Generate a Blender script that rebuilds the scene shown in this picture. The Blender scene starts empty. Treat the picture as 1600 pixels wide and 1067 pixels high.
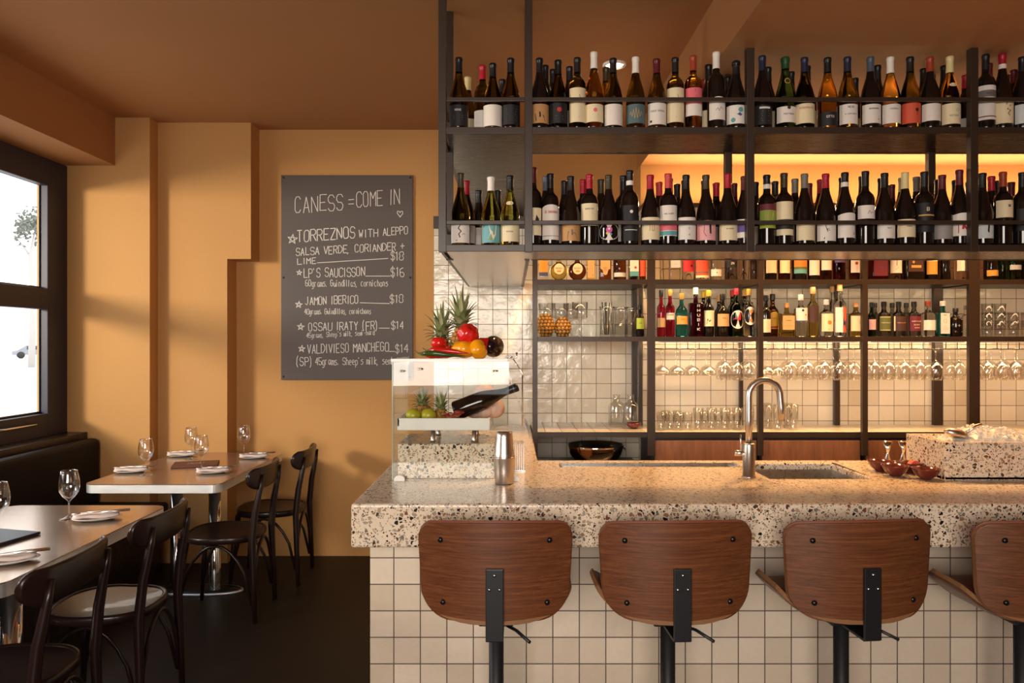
import bpy, bmesh, math, random
from mathutils import Vector, Matrix
PI = math.pi
rnd = random.Random(7)
C = bpy.context.scene.collection
SC = bpy.context.scene
# ------------------------------------------------------------------ camera, world, light, exposure
F, H = 1166.0, 1.58                       # focal length in pixels of the 1600 px frame, eye height
cam_d = bpy.data.cameras.new('camera'); cam = bpy.data.objects.new('camera', cam_d); C.objects.link(cam)
cam.location = (0, 0, H); cam.rotation_euler = (PI/2, 0, 0)
cam_d.sensor_width = 36; cam_d.lens = 36*F/1600; cam_d.clip_start = .05; cam_d.clip_end = 400
SC.camera = cam
SC.view_settings.view_transform = 'Standard'; SC.view_settings.look = 'None'
SC.view_settings.gamma = 1; SC.view_settings.use_curve_mapping = False
SC.view_settings.exposure = -0.06
SC.cycles.use_denoising = True
SC.cycles.max_bounces = 10; SC.cycles.transparent_max_bounces = 24; SC.cycles.diffuse_bounces = 5
SC.cycles.glossy_bounces = 5; SC.cycles.transmission_bounces = 8; SC.cycles.sample_clamp_indirect = 6
SC.cycles.caustics_reflective = False; SC.cycles.caustics_refractive = False
wd = bpy.data.worlds.new('sky'); SC.world = wd; wd.use_nodes = True
bg = wd.node_tree.nodes['Background']; bg.inputs[0].default_value = (.93, .96, 1, 1); bg.inputs[1].default_value = 2.8

def lamp(name, kind, loc, energy, color, target=None, size=None, size_y=None, spread=None, radius=None, spot=None, blend=.5):
    l = bpy.data.lights.new(name, kind); o = bpy.data.objects.new(name, l); C.objects.link(o)
    o.location = loc; l.energy = energy; l.color = color
    if target is not None:
        o.rotation_euler = (Vector(target)-Vector(loc)).to_track_quat('-Z', 'Y').to_euler()
    if kind == 'AREA':
        l.shape = 'RECTANGLE'; l.size = size; l.size_y = size_y or size
        if spread: l.spread = spread
    if kind == 'SPOT': l.spot_size = spot; l.spot_blend = blend
    if radius is not None: l.shadow_soft_size = radius
    return o
# low daylight coming in through the left window, and the shop window behind the camera
lamp('low_daylight', 'AREA', (-5.4, .95, 2.42), 268, (1, .87, .68), (-2.6, 5.0, 1.75), .72, .62)
lamp('shopfront_daylight', 'AREA', (-.55, -2.35, 1.8), 68, (1, .87, .74), (.5, 3, .7), 2.5, 1.5, math.radians(105))
SKYPORTAL = None
WARM = (1, .54, .21)

# ------------------------------------------------------------------ helpers
def P(px, py, d): return Vector(((px-800)*d/F, d, H-(py-533)*d/F))
def Z(py, d): return H-(py-533)*d/F
def X(px, d): return (px-800)*d/F
def on_z(px, py, z):
    d = (H-z)*F/(py-533); return Vector(((px-800)*d/F, d, z))

MATS = {}
def mk(name):
    m = bpy.data.materials.new(name); m.use_nodes = True
    return m, m.node_tree.nodes, m.node_tree.links, m.node_tree.nodes['Principled BSDF']
def plain(name, rgb, rough=.5, metal=0, coat=0, spec=.5, emit=None, trans=0, ior=1.45, sheen=0):
    if name in MATS: return MATS[name]
    m, n, l, b = mk(name)
    b.inputs['Base Color'].default_value = (*rgb, 1); b.inputs['Roughness'].default_value = rough
    b.inputs['Metallic'].default_value = metal; b.inputs['Coat Weight'].default_value = coat
    b.inputs['Specular IOR Level'].default_value = spec
    b.inputs['Transmission Weight'].default_value = trans; b.inputs['IOR'].default_value = ior
    b.inputs['Sheen Weight'].default_value = sheen
    if emit: b.inputs['Emission Color'].default_value = (*rgb, 1); b.inputs['Emission Strength'].default_value = emit
    MATS[name] = m; return m
def s2l(c): return tuple(((v/255)/12.92 if v/255 <= .04045 else ((v/255+.055)/1.055)**2.4) for v in c)
def paint(name, rgb255, rough=.55, **k): return plain(name, s2l(rgb255), rough, **k)
def noise(n, l, scale, detail=3, vec=None, rough=.5):
    t = n.new('ShaderNodeTexNoise'); t.inputs['Scale'].default_value = scale; t.inputs['Detail'].default_value = detail
    t.inputs['Roughness'].default_value = rough
    if vec: l.new(vec, t.inputs['Vector'])
    return t
def ramp(n, l, src, stops):
    r = n.new('ShaderNodeValToRGB'); e = r.color_ramp.elements
    while len(e) < len(stops): e.new(.5)
    for i, (p, c) in enumerate(stops): e[i].position = p; e[i].color = (*c, 1)
    if src: l.new(src, r.inputs[0])
    return r
def bump(n, l, src, b, strength, dist=.01):
    u = n.new('ShaderNodeBump'); u.inputs['Strength'].default_value = strength; u.inputs['Distance'].default_value = dist
    l.new(src, u.inputs['Height']); l.new(u.outputs[0], b.inputs['Normal']); return u
def pos(n): return n.new('ShaderNodeNewGeometry').outputs['Position']
def objc(n): return n.new('ShaderNodeTexCoord').outputs['Object']
def mapping(n, l, vec, loc=(0,0,0), sc=(1,1,1), rot=(0,0,0)):
    m = n.new('ShaderNodeMapping'); m.inputs['Location'].default_value = loc; m.inputs['Scale'].default_value = sc
    m.inputs['Rotation'].default_value = rot; l.new(vec, m.inputs['Vector']); return m.outputs[0]
def mix(n, l, fac, a, b_, mode='MIX'):
    x = n.new('ShaderNodeMix'); x.data_type = 'RGBA'; x.blend_type = mode
    if hasattr(fac, 'is_output'): l.new(fac, x.inputs[0])
    else: x.inputs[0].default_value = fac
    for s, v in ((6, a), (7, b_)):
        if hasattr(v, 'is_output'): l.new(v, x.inputs[s])
        else: x.inputs[s].default_value = (*v, 1)
    return x.outputs[2]
def math_(n, l, op, a, b_=None):
    m = n.new('ShaderNodeMath'); m.operation = op
    for i, v in enumerate((a, b_)):
        if v is None: continue
        if hasattr(v, 'is_output'): l.new(v, m.inputs[i])
        else: m.inputs[i].default_value = v
    return m.outputs[0]

def plaster(name, rgb, scale=38, strength=.25):
    m, n, l, b = mk(name); p = pos(n)
    t1 = noise(n, l, 1.3, 4, p); t2 = noise(n, l, scale, 6, p, .6)
    c = mix(n, l, t1.outputs[0], tuple(v*.93 for v in rgb), tuple(min(1, v*1.07) for v in rgb))
    l.new(c, b.inputs['Base Color']); b.inputs['Roughness'].default_value = .85
    bump(n, l, t2.outputs[0], b, strength, .006); return m
def tiles(name, axes, ox, oz, pitch, c1, c2, grout, rough=.22, mort=.0021):
    m, n, l, b = mk(name); p = pos(n)
    s = n.new('ShaderNodeSeparateXYZ'); l.new(p, s.inputs[0])
    cb = n.new('ShaderNodeCombineXYZ')
    l.new(math_(n, l, 'SUBTRACT', s.outputs[axes[0]], ox), cb.inputs[0]); l.new(math_(n, l, 'SUBTRACT', s.outputs[axes[1]], oz), cb.inputs[1])
    br = n.new('ShaderNodeTexBrick'); l.new(cb.outputs[0], br.inputs['Vector'])
    br.offset = 0; br.squash = 1; br.inputs['Scale'].default_value = 1
    br.inputs['Brick Width'].default_value = pitch; br.inputs['Row Height'].default_value = pitch
    br.inputs['Mortar Size'].default_value = mort; br.inputs['Mortar Smooth'].default_value = .3; br.inputs['Bias'].default_value = -.1
    br.inputs['Color1'].default_value = (*c1, 1); br.inputs['Color2'].default_value = (*c2, 1); br.inputs['Mortar'].default_value = (*grout, 1)
    t = noise(n, l, 14, 3, p); t2 = noise(n, l, 55, 4, p)
    c = mix(n, l, math_(n, l, 'MULTIPLY', t2.outputs[0], .25), br.outputs['Color'], tuple(v*.8 for v in c2), 'MIX')
    l.new(c, b.inputs['Base Color'])
    l.new(math_(n, l, 'ADD', math_(n, l, 'MULTIPLY', br.outputs['Fac'], .6), rough), b.inputs['Roughness'])
    hgt = math_(n, l, 'ADD', math_(n, l, 'MULTIPLY', br.outputs['Fac'], -.9), math_(n, l, 'MULTIPLY', t.outputs[0], 1.3))
    bump(n, l, hgt, b, .5, .007); return m
def terrazzo(name):
    m, n, l, b = mk(name); p = objc(n)
    w = noise(n, l, 30, 2, p); pv = n.new('ShaderNodeVectorMath'); pv.operation = 'MULTIPLY_ADD'
    l.new(w.outputs['Color'], pv.inputs[0]); pv.inputs[1].default_value = (.012,)*3; l.new(p, pv.inputs[2])
    col = (0.76, 0.63, 0.48)
    cur = None
    for sc, thr, keep, seed in ((150, .10, .50, 3.0), (70, .10, .44, 0.0)):
        v = mapping(n, l, pv.outputs[0], (seed,)*3)
        a = n.new('ShaderNodeTexVoronoi'); a.feature = 'F1'; a.inputs['Scale'].default_value = sc; l.new(v, a.inputs['Vector'])
        e = n.new('ShaderNodeTexVoronoi'); e.feature = 'DISTANCE_TO_EDGE'; e.inputs['Scale'].default_value = sc; l.new(v, e.inputs['Vector'])
        sp = n.new('ShaderNodeSeparateColor'); l.new(a.outputs['Color'], sp.inputs[0])
        r = ramp(n, l, sp.outputs[0], [(0, (.014,.012,.012)), (.13, (.07,.04,.028)), (.27, (.30,.18,.10)), (.45, (.19,.16,.135)), (.60, (.42,.30,.20)), (.76, (.20,.07,.045)), (.86, (.34,.29,.24))])
        r.color_ramp.interpolation = 'CONSTANT'
        th = math_(n, l, 'ADD', math_(n, l, 'MULTIPLY', sp.outputs[1], .12), thr)
        m1 = math_(n, l, 'GREATER_THAN', e.outputs['Distance'], th)
        m2 = math_(n, l, 'LESS_THAN', sp.outputs[2], keep)
        k = math_(n, l, 'MULTIPLY', m1, m2)
        cur = mix(n, l, k, cur if cur else col, r.outputs[0])
    l.new(cur, b.inputs['Base Color']); b.inputs['Roughness'].default_value = .20
    return m
def wood(name, c1, c2, rough=.4, sc=(1.2, 14, 30), coat=0.0, axis='x'):
    m, n, l, b = mk(name); p = objc(n)
    s = {'x': (sc[0], sc[1], sc[2]), 'z': (sc[2], sc[1], sc[0]), 'y': (sc[1], sc[0], sc[2])}[axis]
    v = mapping(n, l, p, (0,0,0), s)
    t = noise(n, l, 2.2, 6, v, .62); t2 = noise(n, l, 9, 3, v)
    f = mix(n, l, .35, t.outputs['Color'], t2.outputs['Color'])
    r = ramp(n, l, f, [(.32, c2), (.5, tuple((a+b2)/2 for a, b2 in zip(c1, c2))), (.64, c1)])
    l.new(r.outputs[0], b.inputs['Base Color']); b.inputs['Roughness'].default_value = rough; b.inputs['Coat Weight'].default_value = coat
    bump(n, l, t.outputs[0], b, .08, .003); return m
def metal(name, rgb, rough, aniso=None):
    m, n, l, b = mk(name); p = objc(n)
    b.inputs['Base Color'].default_value = (*rgb, 1); b.inputs['Metallic'].default_value = 1
    t = noise(n, l, 6, 3, mapping(n, l, p, (0,0,0), aniso or (8, 8, 8)))
    l.new(math_(n, l, 'ADD', math_(n, l, 'MULTIPLY', t.outputs[0], rough*.5), rough*.75), b.inputs['Roughness']); return m
def clear_glass(name, tint=(1,1,1), refl=1.0, rough=.0, body=.0, body_col=(1,1,1)):
    """thin pane / blown glass: clear with a Fresnel mirror on top"""
    m = bpy.data.materials.new(name); m.use_nodes = True; n, l = m.node_tree.nodes, m.node_tree.links
    n.clear(); o = n.new('ShaderNodeOutputMaterial')
    tr = n.new('ShaderNodeBsdfTransparent'); tr.inputs[0].default_value = (*tint, 1)
    g = n.new('ShaderNodeBsdfGlossy'); g.inputs['Roughness'].default_value = rough; g.inputs[0].default_value = (1,1,1,1)
    ge = n.new('ShaderNodeNewGeometry'); dt = n.new('ShaderNodeVectorMath'); dt.operation = 'DOT_PRODUCT'
    l.new(ge.outputs['Normal'], dt.inputs[0]); l.new(ge.outputs['Incoming'], dt.inputs[1])
    c1 = math_(n, l, 'SUBTRACT', 1.0, math_(n, l, 'ABSOLUTE', dt.outputs['Value']))
    fr = math_(n, l, 'ADD', math_(n, l, 'MULTIPLY', math_(n, l, 'POWER', c1, 5.0), .96), .04)
    mx = n.new('ShaderNodeMixShader'); l.new(math_(n, l, 'MULTIPLY', fr, refl), mx.inputs[0]); l.new(tr.outputs[0], mx.inputs[1]); l.new(g.outputs[0], mx.inputs[2])
    l.new(mx.outputs[0], o.inputs[0]); return m
def bottle_glass(name, rgb, rough=.03):
    return plain(name, rgb, rough, trans=1, ior=1.36)

M = dict(
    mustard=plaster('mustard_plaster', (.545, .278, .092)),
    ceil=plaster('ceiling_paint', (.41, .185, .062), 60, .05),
    tile_front=tiles('cream_tile_counter', (0, 2), X(574, 2.957), Z(871, 2.957), .105, (.74, .62, .50), (.58, .47, .36), (.04, .022, .016), .22, .0024),
    tile_wall=tiles('cream_tile_wall', (0, 2), X(677, 5.3)+.003, Z(668, 5.3), .105, (.80, .73, .60), (.64, .56, .44), (.07, .045, .03), .16),
    tile_bar=tiles('cream_tile_back_bar', (0, 2), X(1039, 5.13), Z(657, 5.13), .105, (.80, .73, .60), (.64, .56, .44), (.07, .045, .03), .16),
    tile_top=tiles('cream_tile_ledge', (0, 1), X(1039, 5.13), 5.128, .105, (.76, .69, .56), (.67, .59, .46), (.07, .045, .03), .2),
    tile_dark=tiles('dark_sill_tile', (0, 1), -3.11, 5.19, .105, (.030, .018, .014), (.022, .013, .011), (.10, .06, .035), .3),
    terrazzo=terrazzo('terrazzo'),
    walnut=wood('walnut_veneer', (.225, .076, .027), (.048, .014, .006), .36, (1.3, 10, 62), .08),
    walnut_edge=plain('plywood_edge', (.24, .115, .05), .45),
    cab_wood=wood('cabinet_walnut', (.34, .145, .07), (.17, .066, .032), .45, (1.3, 8, 9), 0, 'z'),
    leather=plain('tan_leather', (.20, .060, .034), .42),
    bronze=plain('dark_bronze_paint', (.038, .023, .015), .36, spec=.5),
    plate=metal('brushed_sheet_metal', (.42, .34, .275), .24, (2, 40, 40)),
    black=plain('black_steel', (.012, .012, .014), .42),
    black_gloss=plain('gloss_black', (.008, .008, .009), .2),
    dark_wood=plain('dark_bentwood', (.018, .0075, .006), .33, spec=.35, coat=.15),
    seat_wood=wood('dark_seat_ply', (.022, .012, .011), (.012, .007, .007), .30, (2, 16, 16), .2),
    steel=metal('brushed_steel', (.70, .65, .60), .30, (40, 40, 2)),
    steel_top=metal('sink_steel', (.55, .52, .48), .28),
    chrome=metal('chrome', (.78, .76, .74), .07),
    alu=metal('polished_aluminium_edge', (.88, .88, .90), .48, (3, 3, 30)),
    laminate=plain('tan_table_top', (.62, .46, .34), .22, metal=.8),
    frame=plain('window_frame_paint', (.026, .025, .042), .45),
    pane=clear_glass('window_glass', (.97, .98, .98), .6),
    glass=clear_glass('drinking_glass', (.965, .955, .945), 1.9),
    glass_thick=clear_glass('tumbler_glass', (.945, .94, .93), 1.9),
    case=clear_glass('case_glass', (.96, .975, .965), .55),
    case_edge=plain('glass_edge_green', (.30, .42, .36), .15),
    board=plaster('chalkboard_black', (.075, .054, .046), 4, .02),
    chalk=plain('chalk', (.80, .74, .68), .9),
    floor=plaster('dark_concrete_floor', (.019, .013, .009), 9, .04),
    vinyl=plain('black_vinyl', (.010, .007, .007), .55, spec=.25),
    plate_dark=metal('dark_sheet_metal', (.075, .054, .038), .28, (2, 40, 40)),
    white=plain('white_enamel', (.82, .80, .76), .25),
    china=plain('white_china', (.80, .77, .74), .22),
    napkin=plain('pale_napkin', (.72, .60, .56), .85),
    red_glaze=plain('oxblood_glaze', (.105, .016, .011), .12, coat=.4),
    menu_brown=plain('brown_menu_leather', (.13, .040, .024), .5),
    menu_black=plain('black_menu_board', (.020, .020, .024), .38),
    menu_text=plain('menu_foil', (.62, .50, .42), .4),
    ice=plain('crushed_ice', (.80, .76, .68), .25, spec=.6),
    lit=plain('lamp_lens', (1, .78, .5), .5, emit=9),
    led=plain('led_strip_lens', (1, .62, .26), .5, emit=6),
)
M['floor'].node_tree.nodes['Principled BSDF'].inputs['Roughness'].default_value = .5; M['floor'].node_tree.nodes['Principled BSDF'].inputs['Specular IOR Level'].default_value = .25
M['board'].node_tree.nodes['Principled BSDF'].inputs['Roughness'].default_value = .5
M['menu_black'].node_tree.nodes['Principled BSDF'].inputs['Roughness'].default_value = .38

lm, ln_, ll, lb_ = M['laminate'], M['laminate'].node_tree.nodes, M['laminate'].node_tree.links, M['laminate'].node_tree.nodes['Principled BSDF']
bump(ln_, ll, noise(ln_, ll, 1, 2, mapping(ln_, ll, pos(ln_), (0,0,0), (1.5, 260, 1))).outputs[0], lb_, .22, .0012)

class MB:
    """collects shapes into one mesh"""
    def __init__(s): s.bm = bmesh.new(); s.mats = []
    def mi(s, m):
        if m not in s.mats: s.mats.append(m)
        return s.mats.index(m)
    def face(s, vs, m, smooth=False):
        try: f = s.bm.faces.new(vs)
        except ValueError: return None
        f.material_index = s.mi(m); f.smooth = smooth; return f
    def box(s, a, b, m, bev=0, seg=2):
        x0, y0, z0 = (min(p, q) for p, q in zip(a, b)); x1, y1, z1 = (max(p, q) for p, q in zip(a, b))
        t = bmesh.new(); r = bmesh.ops.create_cube(t, size=1)
        for v in t.verts: v.co = Vector((x0+(v.co.x+.5)*(x1-x0), y0+(v.co.y+.5)*(y1-y0), z0+(v.co.z+.5)*(z1-z0)))
        if bev: bmesh.ops.bevel(t, geom=t.edges[:], offset=bev, segments=seg, profile=.6, affect='EDGES')
        s.merge(t, m, False); return s
    def merge(s, t, m, smooth=False, mat=None):
        vm = {}
        for v in t.verts: vm[v] = s.bm.verts.new(mat @ v.co if mat else v.co)
        for f in t.faces: s.face([vm[v] for v in f.verts], m, smooth)
        t.free()
    def lathe(s, prof, m, seg=24, c=(0,0,0), smooth=True, mat=None, close=False):
        """profile of (radius, height) turned about the z axis"""
        rings = []
        for r, z in prof:
            if r < 1e-6:
                p = Vector((0, 0, z)); rings.append([s.bm.verts.new((mat @ p if mat else p)+Vector(c))])
            else:
                ring = []
                for i in range(seg):
                    a = 2*PI*i/seg; p = Vector((r*math.cos(a), r*math.sin(a), z)); ring.append(s.bm.verts.new((mat @ p if mat else p)+Vector(c)))
                rings.append(ring)
        for A, B in zip(rings, rings[1:]):
            for i in range(seg):
                j = (i+1) % seg
                if len(A) == 1 and len(B) == 1: continue
                if len(A) == 1: s.face([A[0], B[j], B[i]], m, smooth)
                elif len(B) == 1: s.face([A[i], A[j], B[0]], m, smooth)
                else: s.face([A[i], A[j], B[j], B[i]], m, smooth)
        return s
    def tube(s, pts, r, m, seg=8, cap=True, closed=False, flat=None):
        """swept tube; r may be a list; flat=(a,b) squashes it"""
        pts = [Vector(p) for p in pts]; n = len(pts); rs = r if isinstance(r, (list, tuple)) else [r]*n
        rings = []; up = None
        for i, p in enumerate(pts):
            if closed: d = pts[(i+1) % n]-pts[i-1]
            else: d = pts[min(i+1, n-1)]-pts[max(i-1, 0)]
            d.normalize()
            if up is None:
                up = Vector((0, 0, 1)) if abs(d.z) < .9 else Vector((0, 1, 0))
            u = (up-d*up.dot(d)).normalized(); w = d.cross(u); up = u
            fa, fb = flat or (1, 1)
            rings.append([s.bm.verts.new(p+(u*math.cos(2*PI*k/seg)*fa+w*math.sin(2*PI*k/seg)*fb)*rs[i]) for k in range(seg)])
        pairs = list(zip(rings, rings[1:])) + ([(rings[-1], rings[0])] if closed else [])
        for A, B in pairs:
            for k in range(seg):
                j = (k+1) % seg; s.face([A[k], B[k], B[j], A[j]][::-1], m, True)
        if cap and not closed:
            s.face(rings[0], m); s.face(rings[-1][::-1], m)
        return s
    def prism(s, pts, m, off, smooth=False):
        """flat outline (3-D points) pushed along off"""
        off = Vector(off); A = [s.bm.verts.new(p) for p in pts]; B = [s.bm.verts.new(Vector(p)+off) for p in pts]
        s.face(A[::-1], m); s.face(B, m)
        for i in range(len(A)):
            j = (i+1) % len(A); s.face([A[i], A[j], B[j], B[i]], m, smooth)
        return s
    def blob(s, c, r, m, u=20, v=14, f=None, rot=None):
        """sphere-like body; r a triple, f(theta,phi)->radius factor"""
        rings = []
        R = rot or Matrix.Identity(3)
        for i in range(v+1):
            th = PI*i/v
            ring = []
            for k in range(u if 0 < i < v else 1):
                ph = 2*PI*k/u; g = f(th, ph) if f else 1
                q = Vector((r[0]*math.sin(th)*math.cos(ph), r[1]*math.sin(th)*math.sin(ph), r[2]*math.cos(th)))*g
                ring.append(s.bm.verts.new(R @ q+Vector(c)))
            rings.append(ring)
        for A, B in zip(rings, rings[1:]):
            for k in range(u):
                j = (k+1) % u
                if len(A) == 1: s.face([A[0], B[k], B[j]], m, True)
                elif len(B) == 1: s.face([A[k], B[0], A[j]], m, True)
                else: s.face([A[k], B[k], B[j], A[j]], m, True)
        return s
    def build(s, name, parent=None, loc=None, norm=True):
        if norm: bmesh.ops.recalc_face_normals(s.bm, faces=s.bm.faces[:])
        me = bpy.data.meshes.new(name); s.bm.to_mesh(me); s.bm.free()
        for m in s.mats: me.materials.append(m)
        o = bpy.data.objects.new(name, me); C.objects.link(o)
        if parent: o.parent = parent
        if loc is not None: o.location = loc
        return o
USED = {}
def tag(o, label, cat, group=None):
    o['label'] = label; o['category'] = cat
    if group: o['group'] = group
    USED.setdefault(label, []).append(o.name)
    return o
def thing(name, label, cat, loc=(0,0,0), rz=0, group=None):
    o = bpy.data.objects.new(name, None); C.objects.link(o); o.empty_display_size = .1
    o.location = loc; o.rotation_euler = (0, 0, rz); return tag(o, label, cat, group)
def struct(o): o['kind'] = 'structure'; return o
def dup(root, loc, label, rz=None, group=None):
    r = root.copy(); C.objects.link(r); r.location = loc; r['label'] = label
    if rz is not None: r.rotation_euler = (0, 0, rz)
    if group: r['group'] = group
    USED.setdefault(label, []).append(r.name)
    for ch in list(root.children):
        c = ch.copy(); C.objects.link(c); c.parent = r
        for g in ch.children:
            d = g.copy(); C.objects.link(d); d.parent = c
    return r
def sub(m, parent, name): return m.build(name, parent)

# single-stroke lettering (baseline y=2, cap height y=8)
GL = {k: [[(int(t[0]), int(t[1])) for t in st.split()] for st in v.split('|')] for k, v in {
'A':"02 28 42|14 34",'B':"02 08 38 47 46 35 05|35 44 43 32 02",'C':"47 38 18 07 03 12 32 43",'D':"02 08 28 46 44 22 02",'E':"42 02 08 48|05 35",
'F':"02 08 48|05 35",'G':"47 38 18 07 03 12 32 43 45 25",'H':"02 08|42 48|05 45",'I':"22 28",'J':"38 33 22 12 03",'K':"02 08|48 05 42",'L':"08 02 42",
'M':"02 08 25 48 42",'N':"02 08 42 48",'O':"18 07 03 12 32 43 47 38 18",'P':"02 08 38 47 46 35 05",'Q':"18 07 03 12 32 43 47 38 18|24 42",
'R':"02 08 38 47 46 35 05|25 42",'S':"47 38 18 07 06 15 35 44 43 32 12 03",'T':"08 48|28 22",'U':"08 03 12 32 43 48",'V':"08 22 48",'W':"08 12 26 32 48",
'X':"02 48|08 42",'Y':"08 25 48|25 22",'Z':"08 48 02 42",'0':"18 07 03 12 32 43 47 38 18",'1':"17 28 22",'2':"07 18 38 47 46 02 42",
'3':"08 48 25 44 43 32 12 03",'4':"32 38 04 44",'5':"48 08 05 35 44 43 32 12 03",'6':"38 07 03 12 32 43 44 35 05",'8':"18 07 06 15 35 44 43 32 12 03 04 15 35 46 47 38 18",
'$':"47 38 18 07 06 15 35 44 43 32 12 03|29 21",'=':"16 46|14 44",'+':"05 45|27 23",'(':"29 17 13 21",')':"19 27 23 11",',':"12 01",'.':"12 13","'":"18 17",'-':"15 35",'_':"02 42",
'a':"36 16 05 03 12 22 35|36 33 42",'c':"36 16 05 03 12 32",'d':"36 16 05 03 12 32|38 32",'e':"04 34 35 26 16 05 03 12 32",'f':"38 28 17 12|05 35",'g':"36 16 05 03 12 32|36 31 20 00",
'h':"08 02|05 16 26 35 32",'i':"16 12|18 17",'k':"08 02|36 04 32",'l':"18 12",'m':"02 06|05 16 25 22|25 36 45 42",'n':"02 06|05 16 26 35 32",'o':"16 05 03 12 22 33 35 26 16",
'p':"06 00|05 16 26 35 33 22 12 03",'r':"06 02|05 16 26",'s':"36 16 05 34 33 22 02",'t':"18 13 22 32|06 36",'u':"06 03 12 22 36|36 32",'v':"06 22 46",'w':"06 12 25 32 46",'y':"06 23|36 10",'S2':"22"}.items()}
NARROW = set("I1il.,'()")
def strokes(text, u0, v0, u1, h, jit=0., v1=None, fit=True, gap=1.5):
    """polylines of lettering fitted between u0 and u1, baseline v0 (to v1)"""
    adv = []; x = 0
    for ch in text:
        w = 2.6 if ch == ' ' else (2.2 if ch in NARROW else (3.4 if ch.islower() else 4))
        adv.append((ch, x, w)); x += w+gap
    tot = x-gap; v1 = v0 if v1 is None else v1
    k = (u1-u0)/tot if fit else h/6
    off = 0 if fit else (u1-u0-tot*k)/2
    if not fit and tot*k > (u1-u0): k = (u1-u0)/tot; off = 0
    out = []
    for ch, x, w in adv:
        if ch == ' ' or ch not in GL: continue
        dy = (rnd.random()-.5)*jit*h; sx = 1+(rnd.random()-.5)*jit*2; sl = (rnd.random()-.5)*jit*.5
        sh = -1 if ch in NARROW else 0
        for st in GL[ch]:
            pts = []
            for gx, gy in st:
                yy = (gy-2)/6*h
                uu = u0+off+k*(x+(gx+sh)*sx)+sl*yy+(rnd.random()-.5)*jit*h*.18
                vv = v0+(v1-v0)*(uu-u0)/max(1e-6, u1-u0)+dy+yy+(rnd.random()-.5)*jit*h*.18
                pts.append((uu, vv))
            out.append(pts)
    return out
def ribbon(mb, pts, w, m, fmap):
    """a drawn line of width w, mapped onto a surface by fmap(u,v)"""
    for (a, b) in zip(pts, pts[1:]):
        dx, dy = b[0]-a[0], b[1]-a[1]; L = math.hypot(dx, dy)
        if L < 1e-7: continue
        nx, ny = -dy/L*w/2, dx/L*w/2; ex, ey = dx/L*w*.3, dy/L*w*.3
        q = [(a[0]+nx-ex, a[1]+ny-ey), (a[0]-nx-ex, a[1]-ny-ey), (b[0]-nx+ex, b[1]-ny+ey), (b[0]+nx+ex, b[1]+ny+ey)]
        mb.face([mb.bm.verts.new(fmap(*p)) for p in q], m)
# ================================================================== the room
YC, YB, YA = 5.5, 5.32, 5.2
XL, CZ, LZ, XB = -3.11, 3.14, 2.84, .92
struct(MB().box((XL-.3, -2.4, -.1), (4.2, 5.7, 0), M['floor']).build('floor'))
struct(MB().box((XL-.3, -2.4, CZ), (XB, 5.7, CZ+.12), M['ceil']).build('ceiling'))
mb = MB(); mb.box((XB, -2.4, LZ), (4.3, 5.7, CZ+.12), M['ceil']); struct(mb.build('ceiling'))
# back wall: three plaster planes stepping back, the second one notched
struct(MB().box((XL-.2, YA, 0), (X(234, YA), YA+.5, CZ), M['mustard']).build('wall_back'))
xb1, xb2, zb = X(392, YB), X(355, YB), Z(404, YB)
mb = MB(); xa = X(234, YA)
mb.prism([(xa, YB, 0), (xb2, YB, 0), (xb2, YB, zb), (xb1, YB, zb), (xb1, YB, CZ), (xa, YB, CZ)], M['mustard'], (0, .4, 0)); struct(mb.build('wall_back'))
struct(MB().box((xb2-.3, YC, 0), (XB, YC+.2, CZ), M['mustard']).build('wall_back'))
struct(MB().box((XB, 5.34, 0), (4.3, 5.6, LZ), M['mustard']).build('wall_back'))
ZT = Z(357, 5.3)
struct(MB().box((X(678, 5.3), 5.3, 0), (.90, YC, ZT), M['tile_wall']).build('wall_back'))
struct(MB().box((X(678, 5.3)-.002, 5.285, ZT), (.90, YC, ZT+.088), M['bronze']).build('trim_1'))
struct(MB().box((.90, 5.13, 0), (4.2, 5.34, 2.50), M['tile_bar']).build('wall_back'))
struct(MB().box((.90, 5.115, 2.50), (4.2, 5.34, 2.53), M['bronze']).build('trim_2'))
struct(MB().box((4.2, -2.4, 0), (4.4, 5.7, CZ), M['mustard']).build('wall_right'))
# left wall around the window, and the beam over it
WY0, WY1, WZ0, WZ1 = 1.55, YA, .95, 2.80
mb = MB()
mb.box((XL-.2, -2.4, 0), (XL, WY0, CZ), M['mustard']).box((XL-.2, WY0, 0), (XL, WY1, WZ0), M['mustard']).box((XL-.2, WY0, WZ1), (XL, WY1, CZ), M['mustard'])
struct(mb.build('wall_left'))
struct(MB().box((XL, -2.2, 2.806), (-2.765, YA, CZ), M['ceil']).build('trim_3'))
# wall behind the camera with its shop window opening
mb = MB()
for a, b in (((XL, -2.6, 0), (4.2, -2.4, .95)), ((XL, -2.6, 2.7), (4.2, -2.4, CZ)), ((XL, -2.6, .95), (-1.95, -2.4, 2.7)), ((.85, -2.6, .95), (4.2, -2.4, 2.7))): mb.box(a, b, M['mustard'])
struct(mb.build('wall_rear'))
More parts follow.
